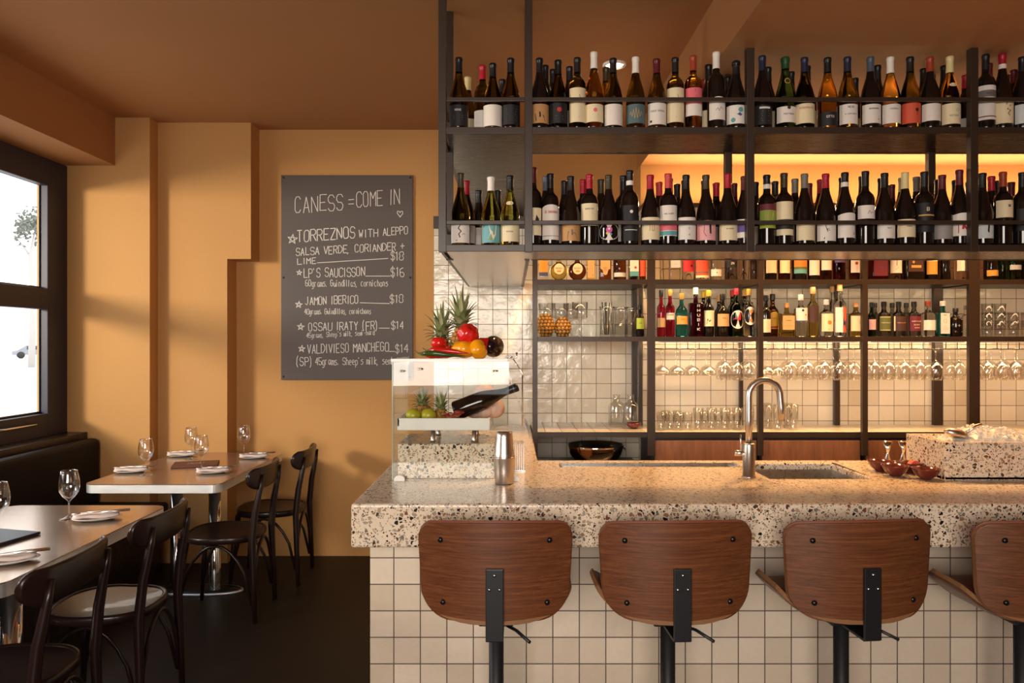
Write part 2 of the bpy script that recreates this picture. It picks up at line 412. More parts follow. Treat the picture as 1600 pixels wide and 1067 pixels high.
# window_1: dark frame, two panes, handle
w = bpy.data.objects.new('window_1', None); C.objects.link(w); struct(w)
mb = MB(); f0, f1 = XL-.05, XL+.012
gy1, zt, zm1, zm0, zl = 4.98, 2.62, 1.932, 1.794, 1.10
for a, b in (((f0, gy1, WZ0), (f1, WY1, WZ1)), ((f0, WY0, WZ0), (f1, WY0+.18, WZ1)), ((f0, WY0+.18, zt), (f1, gy1, WZ1)), ((f0, WY0+.18, zm0), (f1, gy1, zm1)), ((f0, WY0+.18, WZ0), (f1, gy1, zl))): mb.box(a, b, M['frame'], .004)
for a, b in ((zm1, zt), (zl, zm0)):
    mb.box((f0+.012, gy1-.012, a), (f1-.05, gy1, b), M['frame']); mb.box((f0+.012, WY0+.18, a), (f1-.05, gy1, a+.015), M['frame'])
mb.build('window_frame', w)
mb = MB(); mb.box((XL-.036, WY0+.18, zm1), (XL-.030, gy1, zt), M['pane']).box((XL-.036, WY0+.18, zl), (XL-.030, gy1, zm0), M['pane']); mb.build('window_pane', w)
mb = MB(); zh = 1.045
mb.tube([(f1+.02, 4.45, zh), (f1+.035, 4.5, zh), (f1+.035, 4.80, zh), (f1+.012, 4.86, zh)], .007, M['chrome'], 8); mb.build('window_handle', w)
po = lamp('window_portal', 'AREA', (XL-.02, (WY0+gy1)/2+.1, 1.86), 1, (1,1,1), (0, (WY0+gy1)/2+.1, 1.86), 3.2, 1.6)
po.data.cycles.is_portal = True
po = lamp('shopfront_portal', 'AREA', (-.55, -2.39, 1.82), 1, (1,1,1), (-.55, 3, 1.82), 2.8, 1.75); po.data.cycles.is_portal = True
# tiled sill under the window, along the bench
struct(MB().box((XL, 1.2, .80), (-2.957, YA, .951), M['tile_dark'], .004).build('trim_4'))
# outside
struct(MB().box((-160, -60, -.25), (-3.6, 220, -.15), plain('pale_street', (.8, .8, .79), .9)).build('street'))
def car():
    t = thing('car', 'small pale car parked out in the street seen through the window', 'car', (-49.2, 77, -.15), math.radians(35))
    pb = plain('silver_car_paint', (.30, .31, .34), .3, metal=.3); gl = plain('car_glass', (.05, .07, .08), .1)
    mb = MB(); sec = [(-2.0, .35), (-2.0, .75), (-1.2, .85), (2.0, .78), (2.05, .35)]
    mb.prism([Vector((x, -.8, z)) for x, z in sec], pb, (0, 1.6, 0)); mb.build('body', t)
    mb = MB(); mb.prism([Vector((x, -.7, z)) for x, z in [(-1.5, .84), (-.8, 1.32), (.9, 1.34), (1.8, .80)]], pb, (0, 1.4, 0)); mb.build('roof', t)
    mb = MB()
    for s in (-1, 1): mb.box((-.75, s*.69, .92), (.9, s*.72, 1.25), gl)
    mb.build('side_window', t)
    for x in (-1.25, 1.25):
        for s in (-.78, .78):
            mb = MB(); mb.lathe([(0, -.1), (.33, -.1), (.35, 0), (.33, .1), (0, .1)], M['black'], 20, (x, s, .35), True, Matrix.Rotation(PI/2, 4, 'X')); mb.build('wheel', t)
car()
t = thing('street_tree', 'pale leafy tree outside beyond the upper window pane', 'tree', (-32.2, 50, -.15))
mb = MB(); mb.tube([(0, 0, 0), (.1, 0, 4), (-.1, .1, 7.5), (.2, 0, 9)], [.22, .18, .13, .06], plain('pale_bark', (.50, .46, .42), .9), 8)
mb.tube([(-.1, .1, 7.4), (-1.2, .2, 8.8)], [.08, .04], plain('pale_bark', (.30, .26, .22), .9), 6); mb.build('trunk', t)
mb = MB(); lf = plain('grey_green_leaf', (.17, .19, .16), .8)
for k in range(420):
    a = rnd.random()*2*PI; q = Vector((math.cos(a)*.85*rnd.random()**.5-.1, math.sin(a)*1.0*rnd.random()**.5, 9.5+rnd.gauss(0, .45)+.3*math.cos(a)))
    d1 = Vector((rnd.gauss(0,1), rnd.gauss(0,1), rnd.gauss(0,1))).normalized()*.14; d2 = d1.orthogonal().normalized()*.09
    mb.face([mb.bm.verts.new(q+e) for e in (-d1, d2, d1, -d2)], lf)
mb.build('foliage', t)

# ------------------------------------------------------------------ ceiling downlights
def downlight(x, y, z, label, e):
    t = thing('downlight', label, 'ceiling light', (x, y, z), 0, 'ceiling downlights')
    mb = MB(); mb.lathe([(.052, -.012), (.066, -.012), (.068, 0), (.052, 0)], M['white'], 28); mb.build('trim_ring', t)
    mb = MB(); mb.lathe([(0, -.004), (.050, -.004), (.050, -.001), (0, -.001)], M['lit'], 28); mb.build('lens', t)
    lamp('downlight_beam', 'SPOT', (x, y, z-.03), e, WARM, (x, y-.05, 0), spot=math.radians(115), blend=.6, radius=.05)
downlight(X(960, 4.2), 4.2, CZ, 'round glowing downlight in the high ceiling above the upper bottles', 180)
downlight(1.75, 4.12, LZ, 'recessed downlight in the low ceiling over the sink', 125)
downlight(2.75, 4.12, LZ, 'recessed downlight in the low ceiling over the ice box', 125)

# ------------------------------------------------------------------ LED strip on the tile ledge
t = tag(MB().box((.96, 5.20, 2.53), (4.1, 5.225, 2.545), M['led']).build('led_strip'), 'warm light strip lying along the ledge on top of the tiled wall', 'light')
lamp('led_glow', 'AREA', (2.53, 5.20, 2.55), 15, (1, .74, .46), (2.53, 5.15, 4), 3.1, .04)
lamp('led_glow', 'AREA', (2.53, 5.19, 2.552), 30, (1, .70, .40), (2.53, 4.2, 3.0), 3.1, .04)

# ------------------------------------------------------------------ chalkboard
BX0, BX1, BZ0, BZ1, BY = X(439, 5.48), X(645, 5.48), Z(593, 5.48), Z(273, 5.48), 5.48
cb = thing('chalkboard', 'black chalkboard menu handwritten in white chalk on the mustard wall', 'chalkboard', ((BX0+BX1)/2, YC, BZ0))
off = Vector(cb.location)
def at(mb): 
    for v in mb.bm.verts: v.co -= off
    return mb
mb = MB(); mb.box((BX0, BY, BZ0), (BX1, YC-.001, BZ1), M['board'], .003); at(mb).build('board', cb)
for px, py in ((443, 277), (641, 277), (443, 433), (641, 433), (443, 588), (641, 588)):
    mb = MB(); p = P(px, py, BY); mb.lathe([(0, .004), (.006, .003), (.008, 0)], M['black'], 12, p, True, Matrix.Rotation(PI/2, 4, 'X')); at(mb).build('screw', cb)
def bq(zx, zy): return (420+zx/3.05, 260+zy/3.05)
fm = lambda u, v: Vector(((u-800)*(BY-.0015)/F, BY-.0015, H-(-v-533)*(BY-.0015)/F))
def chalk(text, x0, b0, x1, b1, h, w=1.25):
    mb = MB(); a = bq(x0, b0); b = bq(x1, b1)
    for st in strokes(text, a[0], -a[1], b[0], h/3.05, .10, -b[1]): ribbon(mb, st, w*.82, M['chalk'], fm)
    return mb
def rule(mb, x0, y0, x1, y1): ribbon(mb, [(bq(x0, y0)[0], -bq(x0, y0)[1]), (bq(x1, y1)[0], -bq(x1, y1)[1])], .9, M['chalk'], fm)
def star(mb, x, y, r):
    c = bq(x, y); r /= 3.05
    ribbon(mb, [(c[0]+r*math.sin(4*PI*k/5+.1), -c[1]+r*math.cos(4*PI*k/5+.1)) for k in range(6)], 1.1, M['chalk'], fm)
def line(parts, rules=(), stars=()):
    for p in parts: at(chalk(*p)).build('chalk_writing', cb, norm=False)
    for r in rules: mb = MB(); rule(mb, *r); at(mb).build('chalk_line', cb, norm=False)
    for s in stars: mb = MB(); star(mb, *s); at(mb).build('chalk_star', cb, norm=False)
line([('CANESS', 125, 220, 352, 205, 75, 1.2), ('=', 372, 200, 402, 198, 60, 1.2), ('COME IN', 418, 192, 622, 178, 72, 1.2)])
mb = MB(); hx, hy = bq(625, 223)
ribbon(mb, [(hx+a*.62, -hy+b*.62) for a, b in ((0, -8), (-7, 1), (-6, 6), (-2, 6), (0, 2), (3, 6), (7, 5), (7, 0), (0, -9))], 1.1, M['chalk'], fm); at(mb).build('chalk_heart', cb, norm=False)
line([('TORREZNOS', 137, 360, 410, 337, 54, 1.6), ('WITH', 430, 338, 520, 333, 36), ('ALEPPO', 545, 328, 660, 320, 36)], (), ((113, 345, 25),))
line([('SALSA VERDE, CORIANDER +', 130, 424, 645, 396, 36)])
line([('LIME', 137, 467, 226, 460, 28), ('$18', 582, 446, 640, 443, 40)], ((230, 458, 568, 437),))
line([("LP'S SAUCISSON", 168, 528, 457, 520, 42), ('$16', 582, 522, 645, 522, 42)], ((462, 521, 578, 521),), ((145, 505, 14),))
line([('60grams. Guindillas, cornichons', 175, 570, 567, 570, 30, 1.05)])
line([('JAMON IBERICO', 175, 658, 425, 650, 38), ('$18', 578, 650, 640, 648, 38)], ((435, 648, 575, 652),), ((143, 657, 18),))
line([('40grams. Guindillas, cornichons', 170, 703, 487, 700, 26, 1.0)])
line([('OSSAU IRATY (FR)', 190, 781, 519, 775, 38), ('$14', 584, 773, 643, 772, 36)], ((525, 769, 575, 769),), ((152, 763, 18),))
line([("45grams, Sheep's milk, semi-hard", 180, 816, 504, 800, 23, .95)])
line([('VALDIVIESO MANCHEGO', 185, 890, 570, 878, 42), ('$14', 604, 886, 664, 884, 38)], ((572, 880, 600, 880),), ((157, 867, 17),))
line([('(SP)', 133, 950, 206, 948, 40), ("45grams. Sheep's milk, semi-hard", 222, 945, 668, 940, 34, 1.1)])
# ================================================================== the bar counter
CT, CB = .992, .832
SX0, SX1, SY0, SY1 = 1.11, 1.55, 3.20, 3.61        # sink cut-out
DX0, DX1, DY0, DY1 = .23, 1.08, 3.50, 3.615        # drip tray cut-out
RX = .128
bar = thing('bar_counter', 'long bar counter with terrazzo top on cream tiled base', 'bar counter', (0, 2.957, 0))
off = Vector(bar.location)
xs = [-.584, RX, DX0, DX1, SX0, SX1, 4.19]; ys = [2.70, SY0, DY0, SY1, DY1, 3.70, 5.29]
mb = MB(); bm = mb.bm; V = {}
def vt(i, j, z):
    k = (i, j, z)
    if k not in V: V[k] = bm.verts.new((xs[i], ys[j], z))
    return V[k]
def filled(i, j):
    if not (0 <= i < len(xs)-1 and 0 <= j < len(ys)-1): return False
    xm, ym = (xs[i]+xs[i+1])/2, (ys[j]+ys[j+1])/2
    if ym > 3.70: return xm < RX
    if SX0 < xm < SX1 and SY0 < ym < SY1: return False
    if DX0 < xm < DX1 and DY0 < ym < DY1: return False
    return True
for i in range(len(xs)-1):
    for j in range(len(ys)-1):
        if not filled(i, j): continue
        mb.face([vt(i, j, CT), vt(i+1, j, CT), vt(i+1, j+1, CT), vt(i, j+1, CT)], M['terrazzo'])
        mb.face([vt(i, j, CB), vt(i, j+1, CB), vt(i+1, j+1, CB), vt(i+1, j, CB)], M['terrazzo'])
        for di, dj, a, b in ((0, -1, (i, j), (i+1, j)), (0, 1, (i+1, j+1), (i, j+1)), (-1, 0, (i, j+1), (i, j)), (1, 0, (i+1, j), (i+1, j+1))):
            if not filled(i+di, j+dj): mb.face([vt(*a, CT), vt(*a, CB), vt(*b, CB), vt(*b, CT)], M['terrazzo'])
bmesh.ops.recalc_face_normals(bm, faces=bm.faces[:])
bmesh.ops.dissolve_limit(bm, angle_limit=.01, verts=bm.verts[:], edges=bm.edges[:])
bmesh.ops.bevel(bm, geom=[e for e in bm.edges if len(e.link_faces) == 2 and e.calc_face_angle() > 1], offset=.011, segments=3, profile=.5, affect='EDGES')
for v in bm.verts: v.co -= off
mb.build('worktop', bar)
mb = MB(); tf = M['tile_front']
mb.box((-.562, 2.957, 0), (4.19, 3.03, CB), tf).box((-.562, 3.03, 0), (-.49, 5.29, CB), tf).box((.06, 3.72, 0), (.11, 5.29, CB), M['cab_wood'])
for v in mb.bm.verts: v.co -= off
mb.build('tiled_base', bar)
# sink, drip tray, tap
t = thing('sink', 'stainless steel sink set into the bar top beside the tap', 'sink', (SX0, SY0, CB))
mb = MB(); a, b = .012, .05
x0, x1, y0, y1 = .0015, SX1-SX0-.0015, .0015, SY1-SY0-.0015
st = M['steel_top']; tz = CT-CB-.030
mb.box((x0, y0, -b), (x1, y1, -b+.004), st).box((x0, y0, -b), (x0+.004, y1, tz), st).box((x1-.004, y0, -b), (x1, y1, tz), st).box((x0, y0, -b), (x1, y0+.004, tz), st).box((x0, y1-.004, -b), (x1, y1, tz), st)
mb.build('basin', t)
mb = MB(); mb.lathe([(0, -b+.005), (.03, -b+.005), (.042, -b+.009), (.045, -b+.004)], M['chrome'], 20, (.22, .2, 0)); mb.build('drain', t)
t = thing('drip_tray', 'long shallow steel drip tray sunk in the bar top left of the tap', 'drip tray', (DX0, DY0, CT))
mb = MB(); mb.box((.001, .001, -.02), (DX1-DX0-.001, DY1-DY0-.001, -.016), st)
for a, b in (((.001, .001, -.02), (.004, DY1-DY0-.001, .001)), ((DX1-DX0-.004, .001, -.02), (DX1-DX0-.001, DY1-DY0-.001, .001)), ((.001, .001, -.02), (DX1-DX0-.001, .004, .001)), ((.001, DY1-DY0-.004, -.02), (DX1-DX0-.001, DY1-DY0-.001, .001))): mb.box(a, b, st)
mb.build('tray', t)
tp = on_z(1170, 745, CT)
t = thing('tap', 'tall brushed steel gooseneck tap standing on the bar', 'tap', tp)
mb = MB(); mb.lathe([(0, 0), (.031, 0), (.031, .005), (.026, .007), (.026, .142), (.024, .147), (.015, .148)], M['steel'], 28); mb.build('tap_body', t)
R = .068; mb = MB(); zz = .352
mb.tube([(0, 0, .14), (0, 0, .25), (0, 0, zz)] + [(R-R*math.cos(a), 0, zz+R*math.sin(a)) for a in [PI*k/14 for k in range(1, 14)]] + [(2*R, 0, zz-.01), (2*R+.004, 0, .30), (2*R+.007, 0, .245)], .0145, M['steel'], 14)
mb.build('spout', t)
mb = MB(); mb.lathe([(0, -.03), (.013, -.03), (.013, .012), (0, .012)], M['steel'], 16, (-.030, 0, .105), True, Matrix.Rotation(PI/2, 4, 'Y')); h = mb.build('handle_hub', t)
mb = MB(); mb.tube([(-.034, -.002, .11), (-.036, -.004, .15), (-.037, -.006, .185)], [.005, .0045, .004], M['steel'], 8); mb.build('lever', h)

# ================================================================== bar stools
def roundrow(z, z0, z1, rt, rb, W):
    """half-width of a panel with rounded corners at height z"""
    w = W
    if z1-z < rt: w = W-rt+math.sqrt(max(0, rt*rt-(rt-(z1-z))**2))
    if z-z0 < rb: w = min(w, W-rb+math.sqrt(max(0, rb*rb-(rb-(z-z0))**2)))
    return w
def panel(mb, z0, z1, W, rt, rb, fy, thick, mf, mbk, me, grow=0, nu=18):
    """curved rounded panel; fy(x,z) is its camera-side surface"""
    zs = []
    n = 9
    for k in range(n): zs.append(z0+rb*(1-math.cos(PI/2*k/n)))
    for k in range(7): zs.append(z0+rb+(z1-rt-z0-rb)*k/7)
    for k in range(n+1): zs.append(z1-rt+rt*math.sin(PI/2*k/n))
    A, B = [], []
    for z in zs:
        hw = roundrow(z, z0, z1, rt, rb, W-(.018*(1-(z-z0)/(z1-z0))))
        xsr = [hw*math.sin(PI/2*(-1+2*i/nu))**1 for i in range(nu+1)]
        lift = lambda x: .017*(1-(x/W)**2)*max(0, (z-z0)/(z1-z0)-.3)/.7
        A.append([mb.bm.verts.new((x, fy(x, z), z+lift(x))) for x in xsr])
        B.append([mb.bm.verts.new((x, fy(x, z)+(thick(x/max(hw, 1e-4), (z-z0)/(z1-z0)) if callable(thick) else thick), z+lift(x))) for x in xsr])
    for j in range(len(zs)-1):
        for i in range(nu):
            mb.face([A[j][i], A[j][i+1], A[j+1][i+1], A[j+1][i]], mf, True); mb.face([B[j][i], B[j+1][i], B[j+1][i+1], B[j][i+1]], mbk, True)
        mb.face([A[j][0], A[j+1][0], B[j+1][0], B[j][0]], me); mb.face([A[j][-1], B[j][-1], B[j+1][-1], A[j+1][-1]], me)
    for i in range(nu):
        mb.face([A[0][i], B[0][i], B[0][i+1], A[0][i+1]], me); mb.face([A[-1][i], A[-1][i+1], B[-1][i+1], B[-1][i]], me)
def make_stool():
    t = thing('bar_stool', '', 'bar stool', (0, 0, 0), 0, 'bar stools along the counter')
    fy = lambda x, z: -.172+1.15*x*x+.10*(.8-z)*-.25-.02*((z-.66)/.32)
    mb = MB(); panel(mb, .660, .970, .262, .050, .098, fy, .013, M['walnut'], M['walnut_edge'], M['walnut_edge']); mb.build('backrest', t)
    mb = MB(); fy2 = lambda x, z: fy(x, z)+.0135
    panel(mb, .668, .977, .260, .050, .095, fy2, lambda u, v: .006+.034*(max(0, 1-u**4)*max(0, 1-(2*v-1)**4))**.5, M['leather'], M['leather'], M['leather']); mb.build('back_cushion', t)
    # bucket seat pan
    def pan(mb, m, me, dz, k, tmax=1.0, zf=None):
        na, nr = 48, 9; rows = []
        for r in range(nr+1):
            q = tmax*r/nr; row = []
            for i in range(na):
                a = 2*PI*i/na; ca, sa = math.cos(a), math.sin(a); e = 2/3.2
                x = .262*k*abs(ca)**e*(1 if ca > 0 else -1)*q; xb = .262*abs(ca)**e; y = .035+.205*k*abs(sa)**e*q if sa > 0 else .035+(-.184+1.05*xb*xb-.035)*k*abs(sa)**.32*q
                rim = .030+.115*abs(ca)**2.0*(.75+.25*sa) - (.010 if sa > .3 else 0)
                row.append(Vector((x, y, .625+rim*q**3.2+dz if zf is None else zf(q, rim))))
            rows.append(row)
        return rows
    def skin(mb, A, B, m1, m2, me):
        a = [[mb.bm.verts.new(v) for v in r] for r in A]; b = [[mb.bm.verts.new(v) for v in r] for r in B]; n = len(a[0])
        for j in range(len(a)-1):
            for i in range(n):
                k = (i+1) % n; mb.face([a[j][i], a[j+1][i], a[j+1][k], a[j][k]], m1, True); mb.face([b[j][i], b[j][k], b[j+1][k], b[j+1][i]], m2, True)
        for i in range(n):
            k = (i+1) % n; mb.face([a[-1][i], b[-1][i], b[-1][k], a[-1][k]], me)
        bmesh.ops.remove_doubles(mb.bm, verts=mb.bm.verts[:], dist=1e-5)
    mb = MB(); skin(mb, pan(mb, 0, 0, 0, 1.0), pan(mb, 0, 0, .012, .965), M['walnut'], M['walnut'], M['walnut_edge']); mb.build('seat', t)
    mb = MB(); skin(mb, pan(mb, 0, 0, .013, .95, .93), pan(mb, 0, 0, .02, .95, .93, lambda q, rim: .685+.012*(1-q*q)+rim*.35*q**4), M['leather'], M['leather'], M['leather']); mb.build('seat_cushion', t)
    mb = MB(); w = .029
    mb.box((-w, -.197, .607), (w, -.187, .842), M['black'], .0025).box((-w, -.190, .603), (w, .02, .613), M['black'], .0025).box((-w*.8, -.19, .75), (w*.8, -.165, .835), M['black']); br = mb.build('back_bracket', t)
    for x, z in ((0, .822), (-.0165, .776), (.0165, .776)):
        mb = MB(); mb.lathe([(0, .004), (.004, .0035), (.006, 0), (0, 0)], M['chrome'], 10, (x, -.197, z), True, Matrix.Rotation(PI/2, 4, 'X')); mb.build('screw', br)
    for x, z in ((-.180, .925), (.180, .925), (-.172, .718), (.172, .718)):
        mb = MB(); y = fy(x, z); mb.lathe([(0, .007), (.006, .006), (.0095, .002), (.0095, -.004), (0, -.004)], M['black_gloss'], 14, (x, y, z), True, Matrix.Rotation(PI/2, 4, 'X') ); mb.build('bolt', t)
    mb = MB(); mb.box((-.06, -.05, .600), (.06, .09, .628), M['black'], .006); mb.build('seat_mechanism', t)
    mb = MB(); mb.tube([(.03, -.03, .602), (.07, -.10, .608), (.115, -.155, .590)], .0055, M['black'], 8); mb.build('height_lever', t)
    mb = MB(); mb.lathe([(0, .012), (.030, .012), (.026, .03), (.026, .605), (0, .605)], M['black'], 24); mb.build('post', t)
    mb = MB(); mb.lathe([(0, 0), (.22, 0), (.225, .006), (.20, .014), (.05, .022), (0, .022)], M['black'], 40); mb.build('base', t)
    return t
st0 = make_stool()
spots = [(-.055, 2.612, -.5, 'walnut backed bar stool at the left end of the counter, post hidden behind its bracket'),
         (.545, 2.612, 2.5, 'walnut backed bar stool second from the left end, below the steel tap'),
         (1.155, 2.62, 5.5, 'walnut backed bar stool third from the left, turned slightly and in shadow'),
         (1.79, 2.62, 5, 'walnut backed bar stool cut off by the right picture edge')]
for k, (x, y, r, lb) in enumerate(spots):
    if k == 0:
        st0.location = (x, y, 0); st0.rotation_euler.z = math.radians(r); st0['label'] = lb; USED.setdefault(lb, []).append(st0.name)
    else: dup(st0, (x, y, 0), lb, math.radians(r))
USED.pop('', None)

# ================================================================== hanging wine shelf
U, L = 2.50, 1.995
FX = [X(691, 3.2), X(826, 3.2), X(1173, 3.2), X(1523, 3.2), 2.62]
hs = thing('hanging_shelf', 'dark bronze steel wine shelf hanging from the ceiling above the bar', 'shelf', (FX[1], 3.2, L))
off = Vector(hs.location)
def HB(name, boxes, m, bev=.0015, par=None):
    mb = MB()
    for a, b in boxes: mb.box(a, b, m, bev)
    for v in mb.bm.verts: v.co -= off
    return mb.build(name, par or hs)
YF, YR = 3.2, 3.556
bz = M['bronze']; q = .0165
for i, x in enumerate(FX):
    top = CZ if x < XB else LZ
    HB('post', [((x-q, YF, L-.03), (x+q, YF+.033, top))], bz)
    if i in (0,): HB('post', [((x-q+.004, YR-.03, L-.03), (x+q+.004, YR, top))], bz)
    if i > 1: HB('post', [((x-q, YR-.033, L-.03), (x+q, YR, top))], bz)
    if i == 1: HB('post', [((x-.012, YR-.024, L-.03), (x+.012, YR, top))], bz)
YE = {U: 5.498, L: 5.284}
for z in (U, L):
    nm = 'upper_shelf' if z == U else 'lower_shelf'
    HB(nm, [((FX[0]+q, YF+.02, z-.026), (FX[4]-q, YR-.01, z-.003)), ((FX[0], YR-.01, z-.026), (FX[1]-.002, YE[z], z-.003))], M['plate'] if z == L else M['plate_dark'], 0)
    HB('shelf_edge', [((FX[i]+q, YF, z-.028), (FX[i+1]-q, YF+.02, z)) for i in range(4)], bz)
    HB('shelf_edge', [((FX[1]-.006, YR, z-.028), (FX[1]+.012, YE[z], z))], bz)
    HB('shelf_edge', [((FX[0]-.012, YF+.03, z-.028), (FX[0]+.002, YE[z], z))], bz)
    HB('rear_edge', [((FX[1]+.02, YR-.012, z-.028), (FX[4], YR, z))], bz)
    rz = z+(.122 if z == U else .098)
    for i in range(4): HB('guard_rail', [((FX[i]+q, YF+.004, rz-.010), (FX[i+1]-q, YF+.018, rz+.007))], bz)
    HB('guard_rail', [((FX[0]-.006, YF+.03, rz-.008), (FX[0]+.006, YE[z], rz+.006))], bz)
# ================================================================== back bar
YS = 4.70; S1, S2 = 1.97, 1.61; YW = 5.128
BXS = [X(836, YS), X(1018, YS), X(1189, YS), X(1352, YS), X(1523, YS), X(1690, YS)]
bs = thing('back_bar_shelf', 'dark bronze steel spirit shelves fixed to the cream tiles behind the bar', 'shelf', (BXS[1], YS, 0))
off = Vector(bs.location)
def BB(name, boxes, m, bev=.001, par=None):
    mb = MB()
    for a, b in boxes: mb.box(a, b, m, bev)
    for v in mb.bm.verts: v.co -= off
    return mb.build(name, par or bs)
hw = [.016, .024, .016, .017, .034, .017]
for i, x in enumerate(BXS):
    BB('post', [((x-hw[i], YS, .86 if i else .62), (x+hw[i], YS+.03, 2.36))], bz)
    yr = 5.28 if i == 0 else YW
    w2 = .012 if i < 3 else (.017 if i == 3 else .032)
    if i: BB('post', [((x-w2, yr-.03, 1.008), (x+w2, yr-.001, 2.36))], bz)
BB('post', [((.845, 5.25, 1.02), (.880, 5.285, 2.36))], bz)
for z in (S1, S2):
    for i in range(5):
        yb = 5.284 if i == 0 else YW-.001
        BB('shelf_board', [((BXS[i]+hw[i], YS+.012, z-.028), (BXS[i+1]-hw[i+1], yb, z))], M['cab_wood'] if False else bz)
        BB('shelf_edge', [((BXS[i]+hw[i], YS, z-.030), (BXS[i+1]-hw[i+1], YS+.012, z+.001))], bz)
for i in range(1, 5):
    mb = MB(); x0, x1 = BXS[i]+.02, BXS[i+1]-.02
    for y in (YS+.03, YS+.20): mb.tube([(x0, y, 1.532), (x1, y, 1.532)], .003, M['black'], 6)
    n = 9
    for k in range(n+1):
        x = x0+(x1-x0)*k/n
        mb.tube([(x, YS+.03, 1.532), (x, YW-.05, 1.532)], .0024, M['black'], 5); mb.tube([(x, YS+.03, 1.532), (x, YS+.03, 1.582)], .0024, M['black'], 5)
    for v in mb.bm.verts: v.co -= off
    mb.build('glass_rack', bs)
for i in range(1, 5):
    BB('light_bar', [((BXS[i]+.05, YS+.015, S2-.036), (BXS[i+1]-.05, YS+.027, S2-.030))], M['lit'] if False else M['white'], 0)
    lamp('shelf_light', 'AREA', ((BXS[i]+BXS[i+1])/2, YS+.06, S2-.04), 4.6, (1, .64, .34), ((BXS[i]+BXS[i+1])/2, YW-.04, 1.05), BXS[i+1]-BXS[i]-.1, .05)
    lamp('shelf_light', 'AREA', ((BXS[i]+BXS[i+1])/2, YS+.06, S1-.035), .9, (1, .66, .34), ((BXS[i]+BXS[i+1])/2, YW-.04, 1.5), BXS[i+1]-BXS[i]-.1, .04)
lamp('shelf_light', 'AREA', ((BXS[0]+BXS[1])/2, YS+.06, S1-.035), 1.1, (1, .72, .42), ((BXS[0]+BXS[1])/2, 5.2, 1.5), .6, .04)
# lower back counter: tiled ledge and walnut cabinets
LE = 1.007
tag(MB().box((BXS[0]-.01, YS+.032, LE-.035), (.898, 5.298, LE), M['tile_top'], .002).box((.90, YS+.032, LE-.035), (4.19, YW-.001, LE), M['tile_top'], .002).box((BXS[0]-.01, YS+.031, LE-.034), (4.19, YS+.0318, LE-.001), bz, .001).build('back_worktop'),
    'cream tiled worktop running under the spirit shelves along the back wall', 'worktop')
ns = ['left of the tap', 'behind the tap', 'right of the tap', 'behind the ice box']
for i in range(1, 5):
    t = thing('cabinet', 'walnut fronted cabinet under the tiled back worktop, '+['left of the tap neck', 'directly behind the tap', 'behind the red bowls', 'behind the ice box'][i-1], 'cabinet', (BXS[i], YS+.05, .0), 0, 'walnut back bar cabinets')
    wdt = BXS[i+1]-BXS[i]
    mb = MB(); mb.box((.005, 0, 0), (wdt-.005, .37, LE-.037), M['black']); mb.build('carcass', t)
    mb = MB(); mb.box((hw[i]+.003, -.022, .06), (wdt-hw[i+1]-.003, -.002, LE-.055), M['cab_wood'], .001); mb.build('door', t)
t = thing('under_shelf', 'low dark shelf under the tiled ledge holding the steel bowl', 'shelf', (BXS[0], YS+.05, 0))
mb = MB(); mb.box((.02, 0, .74), (BXS[1]-BXS[0]-.04, .5, .765), bz); mb.build('shelf_board', t)
mb = MB(); mb.box((.02, .45, 0), (BXS[1]-BXS[0]-.04, .5, .74), M['black']); mb.build('back_panel', t)
t = thing('mixing_bowl', 'wide shiny steel mixing bowl on the dark shelf under the tiled ledge', 'bowl', (X(930, 4.95), 4.93, .766))
mb = MB(); mb.lathe([(0, 0), (.09, 0), (.13, .025), (.165, .08), (.178, .135), (.183, .137), (.186, .132), (.172, .078), (.136, .02), (.094, -.001), (0, -.001)], M['chrome'], 40); mb.build('bowl', t)
mb = MB(); mb.tube([(.17+.0, -.04, .12), (.19, -.02, .11), (.195, .0, .10), (.19, .02, .11), (.17, .04, .12)], .004, M['chrome'], 8); mb.build('handle', t)
